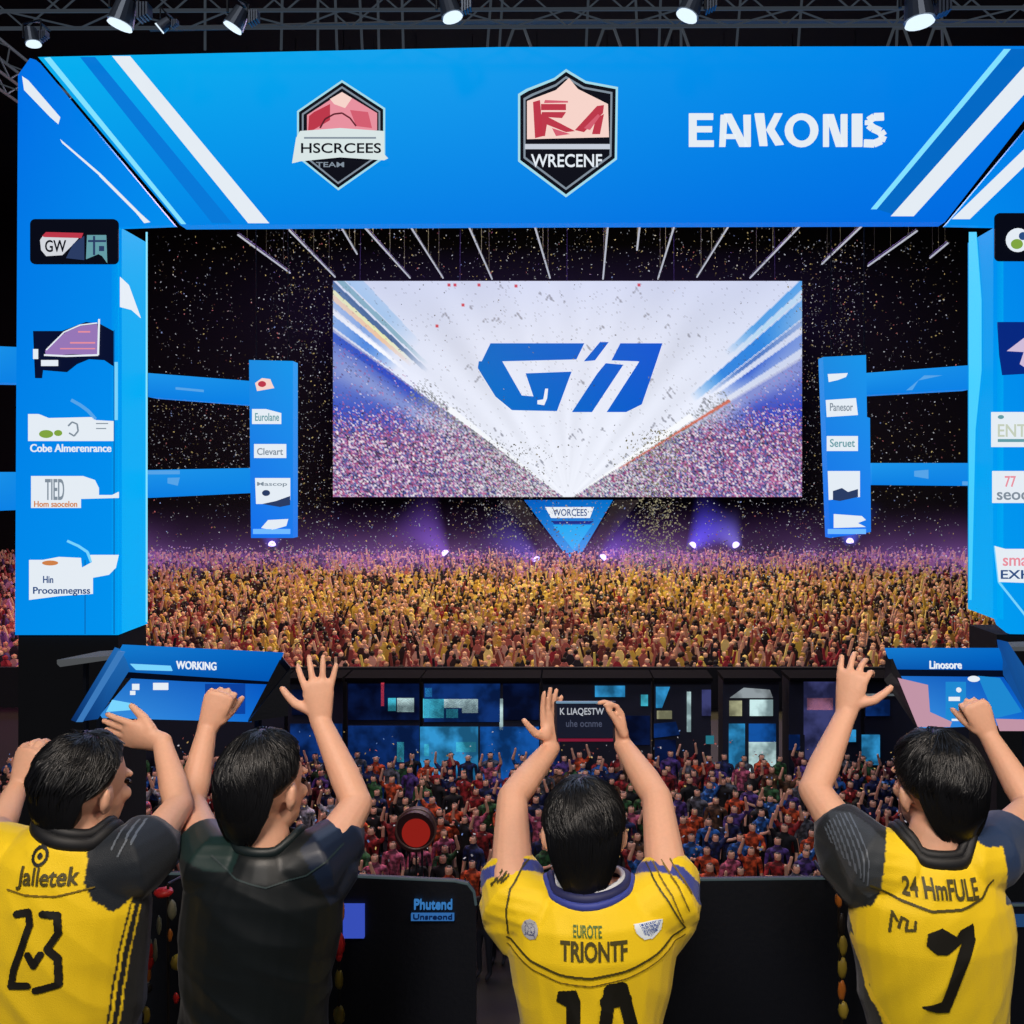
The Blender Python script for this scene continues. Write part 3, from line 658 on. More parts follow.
# ---------------------------------------------------------------- black barrier panels right in front of the players
YBR = 2.6
def barrier(pts, toppts, label, px):
    rt = empty('barrier_panel', Vector((X_(px,YBR), YBR, 0)), label, 'barrier')
    bm = bmesh.new()
    w = [P(x, y, YBR) for x, y in pts]
    w += [Vector((w[-1].x, YBR, 0)), Vector((w[0].x, YBR, 0))]
    poly_bm(bm, w, .018); tri_all(bm)
    from_bm('board', bm, BLK2, rt)
    segs = [(P(a[0],a[1],YBR), P(b[0],b[1],YBR)) for a, b in zip(toppts, toppts[1:])]
    bar_obj('top_edge', segs, .004, mat('edge_grey', (95,115,120), .4, emit=.3), rt)
    return rt
b1 = barrier([(60,872),(350,876),(455,881),(468,884),(474,892),(476,905)], [(60,872),(350,876),(455,881),(468,884),(474,892),(476,905)], 'black barrier board with blue lettering left of the centre player', 300)
b2 = barrier([(660,890),(664,880),(835,878),(960,878)], [(660,890),(664,880),(835,878),(960,878)], 'plain black barrier board between the centre player and the right player', 800)
b3 = barrier([(966,905),(1150,905)], [(966,905),(1150,905)], 'low black barrier board at the right edge', 1050)
text_panel('lettering', 'Phutend', 414, 900, 452, 910, YBR-.012, .008, mat('lettering_blue', (60,130,200), .5, emit=.7), b1)
panel('lettering', rect(411,914,454,921), YBR-.012, .008, mat('plate_blue', (55,115,185), .5, emit=.7), b1)
text_panel('lettering', 'Unsreond', 413, 915, 452, 920, YBR-.02, .006, mat('text_navy', (14,40,90), .5, emit=.5), b1)
box('blue_plate', X_(344,YBR), X_(365,YBR), YBR-.014, YBR-.002, Z_(936,YBR), Z_(903,YBR), mat('violet_blue_plate', (62,88,205), .5, emit=.75), b1)
multi_panel('reflection', [rect(1010,915,1040,927)], YBR-.01, .006, mat('dull_blue', (40,80,130), .5, emit=.6), b3)

# garlands hanging by the players
GAR = [mat('garland_red', (205,40,40), .4), mat('garland_gold', (160,140,50), .4), mat('garland_grey', (130,130,110), .4), mat('garland_orange', (190,110,40), .4), mat('garland_dark', (30,24,20), .5)]
def garland(pxs, y0, y1, label, seq, Y=2.45):
    top = P(pxs[0], y0, Y)
    rt = empty('garland', Vector((top.x, Y, Z_(y1, Y))), label, 'garland')
    bar_obj('cord', [(P(pxs[0], y0-2, Y), P(pxs[-1], y1, Y)), (P(pxs[0], y0-2, Y), Vector((top.x, YBR+.03, Z_(874,YBR))))], .004, GAR[4], rt)
    bar_obj('hook', [(Vector((top.x, YBR-.03, Z_(874,YBR)+.006)), Vector((top.x, YBR+.07, Z_(874,YBR)+.006)))], .006, DSTEEL, rt)
    for dx, y, w, h, mi in seq:
        k = (y-y0)/(y1-y0); px = pxs[0]+(pxs[-1]-pxs[0])*k+dx
        bm = bmesh.new(); bmesh.ops.create_icosphere(bm, subdivisions=2, radius=1)
        for v in bm.verts:
            d = 1+.25*noise.noise(v.co*2+Vector((y, dx, 0)))
            v.co = Vector((v.co.x*w/2/F*Y*d, v.co.y*w/2/F*Y*d*.8, v.co.z*h/2/F*Y*d)) + P(px, y, Y)
        from_bm('bead', bm, GAR[mi], rt, smooth=True)
def rseq(y0, y1, dens=9):
    s = []; y = y0
    while y < y1:
        s.append((random.uniform(-5,5), y, random.uniform(6,13), random.uniform(9,20), random.choice([0,1,1,2,3,4,4,4]))); y += dens
    return s
garland((339,339), 866, 1040, 'beaded red and yellow garland hanging at the right of the person in black', [(1,885,9,20,2),(2,911,7,26,3),(-8,922,10,14,0),(0,944,12,24,0),(0,956,7,12,0),(0,979,9,20,1),(0,1000,4,18,4),(0,1015,12,20,1)])
garland((143,143), 880, 1040, 'beaded red and yellow garland between the yellow player and the person in black', [(-4,915,9,28,3),(-5,940,6,18,2),(3,950,15,24,0),(5,962,12,18,0),(-6,974,10,26,1),(12,950,5,24,2),(3,985,7,10,2),(3,1015,8,18,1),(16,925,5,20,2)]+rseq(890,1040,14))
garland((168,168), 886, 1040, 'second garland beside the left edge of the black shirt', [(-4,892,20,9,0),(4,910,9,22,2),(2,935,5,14,3),(10,962,15,18,1),(8,998,6,12,0)])
garland((838,842), 885, 1040, 'dull gold garland hanging at the left of the right player', [(0,900,7,16,3),(2,925,8,24,4),(3,945,9,22,1),(2,968,10,22,1),(1,990,8,22,3),(2,1010,10,20,1)])

# ================================================================ organic modelling helpers
def sweep(bm, pts, rads, up=Vector((0,0,1)), seg=14, capn=3, ck=1.0):
    pts = [Vector(p) for p in pts]; n = len(pts)
    rads = [(r, r) if not isinstance(r, tuple) else r for r in rads]
    rings = []
    def frame(t):
        s = t.cross(up)
        if s.length < 1e-4: s = t.cross(Vector((1,0,0)))
        s.normalize(); u = s.cross(t).normalized(); return s, u
    P2 = []; 
    t0 = (pts[1]-pts[0]).normalized(); t1 = (pts[-1]-pts[-2]).normalized()
    for k in range(capn, 0, -1):
        a = math.pi/2*k/(capn+0.35)
        m0 = min(rads[0])*ck; P2.append((pts[0]-t0*math.sin(a)*m0, (rads[0][0]*math.cos(a), rads[0][1]*math.cos(a)), t0))
    for i in range(n):
        if i == 0: t = t0
        elif i == n-1: t = t1
        else: t = ((pts[i+1]-pts[i]).normalized()+(pts[i]-pts[i-1]).normalized()).normalized()
        P2.append((pts[i], rads[i], t))
    for k in range(1, capn+1):
        a = math.pi/2*k/(capn+0.35)
        m1 = min(rads[-1])*ck; P2.append((pts[-1]+t1*math.sin(a)*m1, (rads[-1][0]*math.cos(a), rads[-1][1]*math.cos(a)), t1))
    for p, (a, b), t in P2:
        s, u = frame(t)
        rings.append([bm.verts.new(p+s*a*math.cos(2*math.pi*i/seg)+u*b*math.sin(2*math.pi*i/seg)) for i in range(seg)])
    for r0, r1 in zip(rings, rings[1:]):
        for i in range(seg): bm.faces.new((r0[i], r0[(i+1)%seg], r1[(i+1)%seg], r1[i]))
    bm.faces.new(rings[0][::-1]); bm.faces.new(rings[-1])
def ell(bm, c, ax, seg=20):
    """ax: three axis vectors (already scaled)"""
    M = Matrix((ax[0], ax[1], ax[2])).transposed().to_4x4()
    bmesh.ops.create_uvsphere(bm, u_segments=seg, v_segments=seg//2, radius=1, matrix=Matrix.Translation(c) @ M)
def union(bm, voxel, smooth=3):
    bmesh.ops.recalc_face_normals(bm, faces=bm.faces)
    me = bpy.data.meshes.new('u'); bm.to_mesh(me); bm.free()
    o = bpy.data.objects.new('u', me); col.objects.link(o)
    r = o.modifiers.new('r', 'REMESH'); r.mode = 'VOXEL'; r.voxel_size = voxel
    s = o.modifiers.new('s', 'SMOOTH'); s.iterations = smooth; s.factor = .5
    dg = bpy.context.evaluated_depsgraph_get(); dg.update()
    out = bpy.data.meshes.new_from_object(o.evaluated_get(dg))
    bpy.data.objects.remove(o); bpy.data.meshes.remove(me)
    return out
def get_co(me):
    a = np.empty(len(me.vertices)*3); me.vertices.foreach_get('co', a); return a.reshape(-1, 3)
def set_co(me, a): me.vertices.foreach_set('co', a.ravel()); me.update()
def get_no(me):
    a = np.empty(len(me.vertices)*3); me.vertices.foreach_get('normal', a); return a.reshape(-1, 3)
def set_col(me, rgb):
    at = me.color_attributes.new('Col', 'FLOAT_COLOR', 'POINT')
    at.data.foreach_set('color', np.concatenate([rgb, np.ones((len(rgb), 1))], 1).ravel())
def linv(c): return np.array([lin(x) for x in c])
def in_poly(px, py, poly):
    inside = np.zeros(px.shape, bool); n = len(poly)
    for i in range(n):
        x0, y0 = poly[i]; x1, y1 = poly[(i+1)%n]
        if y0 == y1: continue
        c = ((y0 > py) != (y1 > py)) & (px < (x1-x0)*(py-y0)/(y1-y0)+x0)
        inside ^= c
    return inside
def near_line(px, py, pts, w):
    d = np.full(px.shape, 1e9)
    for (x0, y0), (x1, y1) in zip(pts, pts[1:]):
        L2 = (x1-x0)**2+(y1-y0)**2 or 1
        t = np.clip(((px-x0)*(x1-x0)+(py-y0)*(y1-y0))/L2, 0, 1)
        d = np.minimum(d, np.hypot(px-x0-t*(x1-x0), py-y0-t*(y1-y0)))
    return d < w/2

SKIN = mat('skin', (226,172,142), .55, bump=.05, bscale=120, var=.06)
SKIN.node_tree.nodes['Principled BSDF'].inputs['Subsurface Weight'].default_value = .08
SKIN.node_tree.nodes['Principled BSDF'].inputs['Subsurface Radius'].default_value = (.02, .008, .005)
HAIR = mat('black_hair', (10,11,14), .42, spec=.45)
CLOTH = mat_attr('jersey_cloth', .62, bump=.25, bscale=500, sheen=.15)
SATIN = mat_attr('dark_jersey_cloth', .42, bump=.06, bscale=500, sheen=.05)
TROU = mat('dark_trousers', (22,24,32), .8, bump=.2, bscale=200)
SHOE = mat('shoe_black', (20,20,22), .5)
SOLE = mat('shoe_sole', (200,200,200), .6)
EYEM = mat('eye_dark', (25,18,14), .2)

def hand(bm, wrist, d, n, s, curl=.25, spread=.12, thumb=(.6,.8,.3), thumbcurl=.2, k=1.0, fc=None):
    wrist = Vector(wrist); d = d.normalized(); s = (s-d*s.dot(d)).normalized(); n0 = d.cross(s).normalized()
    if n0.dot(n) < 0: n0 = -n0
    n = n0
    sweep(bm, [wrist-d*.02*k, wrist+d*.02*k, wrist+d*.06*k, wrist+d*.088*k], [(.027*k,.02*k),(.034*k,.019*k),(.041*k,.016*k),(.040*k,.012*k)], up=n, seg=16)
    ell(bm, wrist+d*.035*k+s*.02*k+n*.006*k, [s*.02*k, d*.03*k, n*.015*k])
    Ls = [.074,.082,.077,.060]
    for i in range(4):
        b = wrist+d*(.082-.003*abs(i-1)**1.5)*k+s*(.0315-.0212*i)*k
        dd = (d+s*spread*(1.5-i)).normalized(); L = Ls[i]*k
        c = curl if fc is None else fc[i]
        pts = [b-dd*.01*k, b]; ang_ = 0; p = b
        for j, fr in enumerate((.44,.32,.24)):
            ang_ += c*(.8, 1.1, .8)[j]
            v = dd*math.cos(ang_)+n*math.sin(ang_); p = p+v*L*fr; pts.append(p)
        sweep(bm, pts, [.0098*k,.0098*k,.0088*k,.0082*k,.0070*k], up=s, seg=10, capn=2)
    b = wrist+d*.022*k+s*.026*k+n*.004*k
    tv = (d*thumb[0]+s*thumb[1]+n*thumb[2]).normalized()
    p1 = b+tv*.040*k; tv2 = (tv+(d*.6+n*thumbcurl)).normalized(); p2 = p1+tv2*.030*k; tv3 = (tv2+n*thumbcurl+d*.2).normalized(); p3 = p2+tv3*.024*k
    sweep(bm, [b, p1, p2, p3], [.0155*k,.0125*k,.0105*k,.0085*k], up=n, seg=10, capn=2)

def decal(bvh, name, mask, bx, Y0, cell, m, parent, lift=.0035):
    x0, y0, x1, y1 = bx
    nx = max(2, int((x1-x0)/cell)); ny = max(2, int((y1-y0)/cell))
    xs = np.linspace(x0, x1, nx+1); ys = np.linspace(y0, y1, ny+1)
    cxs, cys = np.meshgrid((xs[:-1]+xs[1:])/2, (ys[:-1]+ys[1:])/2)
    mk = mask(cxs, cys)
    bm = bmesh.new(); cache = {}
    Yr = Y0-.12
    def vert(i, j):
        if (i, j) in cache: return cache[(i, j)]
        o = Vector((X_(xs[i], Yr), Yr-.5, Z_(ys[j], Yr)))
        # print follows the cloth: cast a ray into the back
        h = bvh.ray_cast(o, Vector((0,1,0)), 1.2)
        if h[0] is None: h = bvh.ray_cast(o+Vector((.0004,0,.0003)), Vector((0,1,0)), 1.2)
        v = None
        if h[0] is not None and h[0].y < Y0+.05: v = bm.verts.new(h[0]+Vector((0,-lift,0)))
        cache[(i, j)] = v; return v
    for j in range(ny):
        for i in range(nx):
            if mk[j, i]:
                q = [vert(i, j), vert(i+1, j), vert(i+1, j+1), vert(i, j+1)]
                if all(q): bm.faces.new(q)
    return from_bm(name, bm, m, parent, smooth=True)
def text_mask(s, x0, y0, x1, y1, bold=.012, shear=0.0, tilt=0.0):
    v, f = text_geo(s, bold)
    V = np.stack([x0+(x1-x0)*v[:,0]+shear*v[:,1], y1+(y0-y1)*v[:,1]+tilt*v[:,0]], 1)
    def fn(px, py):
        out = np.zeros(px.shape, bool)
        for q in f: out |= in_poly(px, py, [tuple(V[i]) for i in q])
        return out
    return fn
def poly_mask(polys): 
    def fn(px, py):
        out = np.zeros(px.shape, bool)
        for p in polys: out |= in_poly(px, py, p)
        return out
    return fn
def line_mask(lines, w):
    def fn(px, py):
        out = np.zeros(px.shape, bool)
        for l in lines: out |= near_line(px, py, l, w)
        return out
    return fn

def build_player(cfg):
    Y0 = cfg['Y']; hc = cfg['head']; HC = P(hc[0], hc[1], hc[2])
    root = empty('person', Vector((X_(cfg['rings'][0][1], Y0), Y0, 0)), cfg['label'], 'person')
    f = Vector(cfg['face']).normalized(); u = Vector(cfg.get('up', (0,0,1))).normalized(); u = (u-f*u.dot(f)).normalized()
    r = f.cross(u).normalized(); k = cfg.get('hk', 1.0)
    bm = bmesh.new()
    # head
    ell(bm, HC+u*.02*k-f*.008*k, [r*.076*k, f*.096*k, u*.092*k], 28)
    ell(bm, HC-u*.035*k+f*.03*k, [r*.062*k, f*.066*k, u*.075*k], 24)
    ell(bm, HC-u*.088*k+f*.062*k, [r*.030*k, f*.028*k, u*.022*k])
    for sd in (-1, 1):
        ell(bm, HC-u*.06*k+f*.025*k+r*sd*.040*k, [r*.022*k, f*.045*k, u*.03*k])
        ell(bm, HC-u*.022*k+f*.072*k+r*sd*.036*k, [r*.022*k, f*.02*k, u*.018*k])
        e = HC-u*.012*k-f*.002*k+r*sd*.080*k
        ell(bm, e, [(r*sd*.008-f*.004)*k, (f*.018)*k, u*.031*k], 14)
        ell(bm, e+r*sd*.008*k-f*.008*k+u*.006*k, [(r*sd*.007)*k, f*.011*k, u*.024*k], 12)
    sweep(bm, [HC+f*.088*k+u*.012*k, HC+f*.098*k-u*.010*k, HC+f*.105*k-u*.030*k], [.008*k,.009*k,.010*k], up=r, seg=10, capn=2)
    sweep(bm, [HC+f*.088*k-u*.056*k-r*.02*k, HC+f*.090*k-u*.056*k, HC+f*.088*k-u*.056*k+r*.02*k], [.004*k,.006*k,.004*k], up=u, seg=8, capn=2)
    sweep(bm, [HC+f*.080*k+u*.022*k-r*.045*k, HC+f*.090*k+u*.022*k, HC+f*.080*k+u*.022*k+r*.045*k], [.008*k,.010*k,.008*k], up=u, seg=8, capn=2)
    NB = P(*cfg['neck'])
    sweep(bm, [HC-u*.05*k-f*.022*k, NB.lerp(HC-u*.05*k-f*.02*k, .4), NB-Vector((0,0,.04))], [.054*k,(.054*k,.053*k),(.060,.056)], up=Vector((0,1,0)), seg=18)
    yaw = cfg.get('yaw', 0); sv = Vector((math.cos(yaw), math.sin(yaw), 0)); bv = Vector((-math.sin(yaw), math.cos(yaw), 0))
    # torso (skin, under the clothes)
    pts = []; rr = []
    for z, px, a, b in cfg['rings']:
        pts.append(Vector((X_(px, Y0), Y0, z))); rr.append((a*.9-.008, b*.9-.008))
    sweep(bm, pts, rr, up=bv, seg=24, ck=.3)
    hipc = pts[0]
    for sd in (-1, 1):
        h = hipc+sv*sd*.09; kn = Vector((h.x+sd*.02, h.y+.02, .50)); an = Vector((kn.x+sd*.01, kn.y-.03, .10))
        sweep(bm, [h, kn, an], [.085,.055,.038], up=bv, seg=14)
        sweep(bm, [an-Vector((0,0,.04)), an+Vector((0,.12,-.06))], [.035,.03], up=Vector((0,0,1)), seg=10)
    for arm in cfg['arms']:
        S_, E_, W_ = (P(*arm[q]) for q in ('S', 'E', 'W'))
        m1 = S_.lerp(E_, .5); m2 = E_.lerp(W_, .3); w = arm.get('k', 1.0)
        sweep(bm, [S_, m1, E_], [.050*w,.043*w,.036*w], seg=16)
        sweep(bm, [E_, m2, W_], [.035*w,.036*w,(.024*w)], seg=16)
        hd_ = Vector(arm['d']).normalized()
        hand(bm, W_+hd_*.012, hd_, Vector(arm['n']), Vector(arm['s']), arm.get('curl', .25), arm.get('spread', .12), arm.get('thumb', (.6,.8,.3)), arm.get('tc', .2), arm.get('hk', 1.0), arm.get('fc'))
    me = union(bm, .0042, 2)
    body = link_mesh('body', me, SKIN, root, smooth=True)
    for sd in (-1, 1):
        bm = bmesh.new(); ell(bm, HC+f*.088*k+u*.0*k+r*sd*.032*k, [r*.012*k, f*.006*k, u*.006*k], 12)
        from_bm('eye', bm, EYEM, root, smooth=True)
    # hair cap: an ellipsoid that dips inside the head below the hairline
    nt_, np_ = 60, 96
    bm = bmesh.new(); hcx = HC+u*.016*k-f*.012*k
    seed = cfg.get('seed', 0)
    def cap_r(th, ph):
        # ph = 0 at the back, pi at the face
        a = abs(math.atan2(math.sin(ph), math.cos(ph)))
        knots = [(0, cfg.get('nape', 138)), (.45, cfg.get('nape', 138)-8), (.9, 112), (1.35, 100), (1.75, 84), (2.2, 62), (math.pi, 55)]
        for (a0, t0), (a1, t1) in zip(knots, knots[1:]):
            if a <= a1:
                tm = t0+(t1-t0)*(a-a0)/(a1-a0); break
        tm += 3.0*noise.noise(Vector((ph*5, seed, 0)))*(1 if a > .8 else .4)
        x = (math.degrees(th)-tm)/7.0
        return 1.0 if x < -1 else (0.80 if x > 1 else 1.0-.20*(x+1)/2)
    def surf(th, ph, ex=0.0):
        dirv = (-f*math.cos(ph)+r*math.sin(ph))*math.sin(th)+u*math.cos(th)
        rad = Vector(cfg.get('cap', (.090, .106, .104)))*k
        lr, lf, lu = dirv.dot(r), dirv.dot(f), dirv.dot(u)
        # nape tapers in
        q = 1.0
        if th > 1.5: q = 1-.20*(th-1.5)
        bumpy = 1+cfg.get('tuft', .03)*noise.noise(Vector((lr*3.1, lf*3.1, lu*3.1+seed*3)))*(1 if th < 1.7 else .3)
        return hcx + (r*lr*rad.x + f*lf*rad.y + u*lu*rad.z)*(q*bumpy+ex)
    rings = []
    for i in range(1, nt_):
        th = math.pi*i/nt_; ring = []
        for j in range(np_):
            ph = 2*math.pi*j/np_; c = cap_r(th, ph)
            p = surf(th, ph); p = hcx+(p-hcx)*c
            ring.append(bm.verts.new(p))
        rings.append(ring)
    tv = bm.verts.new(surf(0.001, 0)); bv_ = bm.verts.new(hcx-u*.06*k)
    for a, b in zip(rings, rings[1:]):
        for j in range(np_): bm.faces.new((a[j], a[(j+1)%np_], b[(j+1)%np_], b[j]))
    for j in range(np_):
        bm.faces.new((tv, rings[0][(j+1)%np_], rings[0][j])); bm.faces.new((bv_, rings[-1][j], rings[-1][(j+1)%np_]))
    # strands laid along the cap
    rs = random.Random(seed+11)
    whorl = cfg.get('whorl', (0.35, 0.2))
    for q in range(cfg.get('strands', 1500)):
        ph = rs.uniform(0, 2*math.pi); th = math.acos(rs.uniform(math.cos(1.75), 1)) if rs.random() < .8 else rs.uniform(.1, 1.9)
        ln = rs.uniform(.35, .8); swirl = rs.uniform(-.35, .35)+cfg.get('swirl', .15)
        lift = rs.uniform(.0, .02)+(cfg.get('lift', .03)*rs.random() if th < 1.3 else 0)
        w = rs.uniform(.0012, .0028)*k; prev = None; ok = True
        n_ = 5; cols = []
        for i in range(n_+1):
            t = i/n_; th_ = th+ln*t; ph_ = ph+swirl*t/max(.4, math.sin(min(th_, 2.6)))
            if cap_r(th_+.06, ph_) < 1: ok = i > 2; break
            ex = .008+lift*math.sin(t*2.2)
            c = surf(th_, ph_, ex); c2 = surf(th_, ph_+.02, ex); sdv = (c2-c).normalized()
            ww = w*(1-t*.85)
            up_ = (c-hcx).normalized()
            cols.append((bm.verts.new(c-sdv*ww), bm.verts.new(c+up_*ww*1.2), bm.verts.new(c+sdv*ww)))
        for a, b in zip(cols, cols[1:]):
            bm.faces.new((a[0], a[1], b[1], b[0])); bm.faces.new((a[1], a[2], b[2], b[1]))
    nl = cfg.get('nlen', .118)
    sweep(bm, [HC+u*.01*k-f*.062*k, HC-u*.05*k-f*.060*k, HC-u*nl*.8*k-f*.056*k, HC-u*nl*k-f*.050*k], [(.070*k,.044*k),(.060*k,.042*k),(.038*k,.030*k),(.014*k,.016*k)], up=f, seg=24, capn=2, ck=.6)
    for q in range(620):
        ph = rs.uniform(-1.15, 1.15); t0_ = rs.uniform(0, .55); ln_ = rs.uniform(.35, .6); w = rs.uniform(.0016, .0032)*k; cols = []
        A_ = surf(1.42, ph, .0); B_ = HC-u*nl*.98*k-f*.060*k+r*math.sin(ph)*.030*k; Mid = HC-u*.055*k-f*(.104-.03*abs(ph)**1.5)*k+r*math.sin(ph)*.078*k
        for i in range(6):
            t = min(1, t0_+ln_*i/5); c = A_*(1-t)**2+Mid*2*t*(1-t)+B_*t*t
            o2 = (c-(HC-u*.03*k)).normalized(); c = c+o2*(.003+.004*math.sin(i*.6))
            sdv = o2.cross(u).normalized(); ww = w*(1-i/6.5)
            cols.append((bm.verts.new(c-sdv*ww), bm.verts.new(c+o2*ww*1.2), bm.verts.new(c+sdv*ww)))
        for a, b in zip(cols, cols[1:]):
            bm.faces.new((a[0], a[1], b[1], b[0])); bm.faces.new((a[1], a[2], b[2], b[1]))
    loose = [v for v in bm.verts if not v.link_faces]; bmesh.ops.delete(bm, geom=loose, context='VERTS')
    # do not recalc (open strips): write straight out
    me = bpy.data.meshes.new('hair'); bm.to_mesh(me); bm.free()
    link_mesh('hair', me, HAIR, root, smooth=True)
    # jersey
    bm = bmesh.new()
    sweep(bm, pts, [(a, b) for z, px, a, b in cfg['rings']], up=bv, seg=28, ck=.3)
    for slv in cfg['sleeves']:
        sweep(bm, [P(*q[:3]) for q in slv], [q[3] if not isinstance(q[3], tuple) else q[3] for q in slv], seg=18, capn=1 if cfg.get('flat', True) else 3)
    me = union(bm, .0042, 7)
    co = get_co(me); no = get_no(me)
    amp = cfg.get('fold', .006)
    disp = np.zeros(len(co)); fd = cfg.get('folddir', (1.0, .35))
    for i, p in enumerate(co):
        a_ = p[0]*fd[0]+p[2]*fd[1]; b_ = -p[0]*fd[1]+p[2]*fd[0]
        v = noise.noise(Vector((a_*14, p[1]*6, b_*3.2+seed)))
        v2 = noise.noise(Vector((a_*30, p[1]*12, b_*7+seed)))
        disp[i] = amp*(1-abs(v)*2.2)+amp*.4*v2
    ccx = P(*cfg['collar'][:3]); crr = cfg['collar'][3]
    low = np.clip((1.5-co[:,2])/.25, .25, 1)
    nd = np.hypot((co[:,0]-ccx.x)/crr, (co[:,1]-ccx.y)/(crr*.92)); low = low*np.clip((nd-1.0)/.5, 0, 1)
    co2 = co+no*(disp*low)[:, None]
    set_co(me, co2)
    px = CX+co[:,0]/co[:,1]*F; py = CY+(CZ-co[:,2])/co[:,1]*F
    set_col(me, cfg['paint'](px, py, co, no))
    bvfull = BVHTree.FromPolygons([tuple(c) for c in co2], [tuple(p.vertices) for p in me.polygons])
    bmh = bmesh.new(); bmh.from_mesh(me)
    kill = [v for v in bmh.verts if v.co.z > 1.42 and math.hypot((v.co.x-ccx.x)/crr, (v.co.y-ccx.y)/(crr*.92)) < 1.0]
    bmesh.ops.delete(bmh, geom=kill, context='VERTS'); bmh.to_mesh(me); bmh.free()
    jer = link_mesh('jersey', me, cfg.get('cloth', CLOTH), root, smooth=True)
    bvh = bvfull
    for nm, mask, bx, cell, m in cfg.get('decals', []):
        decal(bvh, nm, mask, bx, Y0, cell, m, jer)
    # collar
    cc = P(*cfg['collar'][:3]); cr = cfg['collar'][3]
    ct = cfg.get('ctilt', .25)
    for ci, (dr, dz, tr, cm) in enumerate(cfg['collar_bands']):
        bm = bmesh.new(); n_ = 40; ringv = []
        for i in range(n_):
            a = 2*math.pi*i/n_
            o_ = Vector((math.cos(a)*(cr+dr), math.sin(a)*(cr*.92+dr), 0))
            hh = bvfull.ray_cast(Vector((cc.x+o_.x, cc.y+o_.y, 2.2)), Vector((0,0,-1)), 2)
            cpt = Vector((cc.x+o_.x, cc.y+o_.y, (hh[0].z if hh[0] is not None and hh[0].z > 1.38 else 1.45)+dz))
            er = o_.normalized(); rg = []
            for j in range(10):
                b = 2*math.pi*j/10; rg.append(bm.verts.new(cpt+er*tr*math.cos(b)+Vector((0,0,1))*tr*1.3*math.sin(b)))
            ringv.append(rg)
        for i in range(n_):
            for j in range(10): bm.faces.new((ringv[i][j], ringv[(i+1)%n_][j], ringv[(i+1)%n_][(j+1)%10], ringv[i][(j+1)%10]))
        from_bm('collar', bm, cm, root, smooth=True)
    # trousers + shoes
    bm = bmesh.new()
    sweep(bm, [hipc-Vector((0,0,.10)), hipc+Vector((0,0,.12))], [(.165,.115),(.155,.11)], up=bv, seg=20)
    for sd in (-1, 1):
        h = hipc+sv*sd*.09-Vector((0,0,.02)); kn = Vector((h.x+sd*.02, h.y+.02, .50)); an = Vector((kn.x+sd*.01, kn.y-.03, .11))
        sweep(bm, [h, kn, an], [.102,.075,.062], up=bv, seg=16)
    me = union(bm, .012, 3); link_mesh('trousers', me, TROU, root, smooth=True)
    for sd in (-1, 1):
        h = hipc+sv*sd*.09; a_ = Vector((h.x+sd*.03, h.y-.01, .055))
        bm = bmesh.new(); sweep(bm, [a_-Vector((0,.05,0)), a_+Vector((0,.04,0)), a_+Vector((0,.16,-.012))], [(.046,.052),(.046,.050),(.040,.036)], seg=14)
        for v in bm.verts: v.co.z = max(v.co.z, .012)
        sh = from_bm('shoe', bm, SHOE, root, smooth=True)
        bm = bmesh.new(); bbox_add(bm, a_.x-.044, a_.x+.044, a_.y-.09, a_.y+.19, 0.0, .016)
        from_bm('sole', bm, SOLE, sh)
    return root, jer, bvh

YEL = linv((242,205,8)); YEL2 = linv((205,180,20)); BLKC = linv((14,20,26)); NAVC = linv((24,34,60)); DG = linv((10,24,24))
PRB = mat('print_black', (22,20,12), .5); PRG = mat('print_olive', (74,66,20), .6); PRS = mat('seam_thread', (120,98,10), .7); PRN = mat('print_navy', (26,40,100), .5)
PRW = mat('print_white', (225,235,240), .5); PRC = mat('print_cyan', (120,190,220), .5); PRBL = mat('print_blue', (40,80,160), .5); PRGR = mat('print_grey_line', (90,98,108), .5); PRGN = mat('print_green', (80,110,40), .6)
COLB = mat('collar_black', (14,16,20), .6); COLN = mat('collar_navy', (30,36,84), .6); COLW = mat('collar_white', (205,210,215), .6); COLBL = mat('collar_blue', (52,66,150), .6); COLG = mat('collar_green_black', (12,26,28), .5)

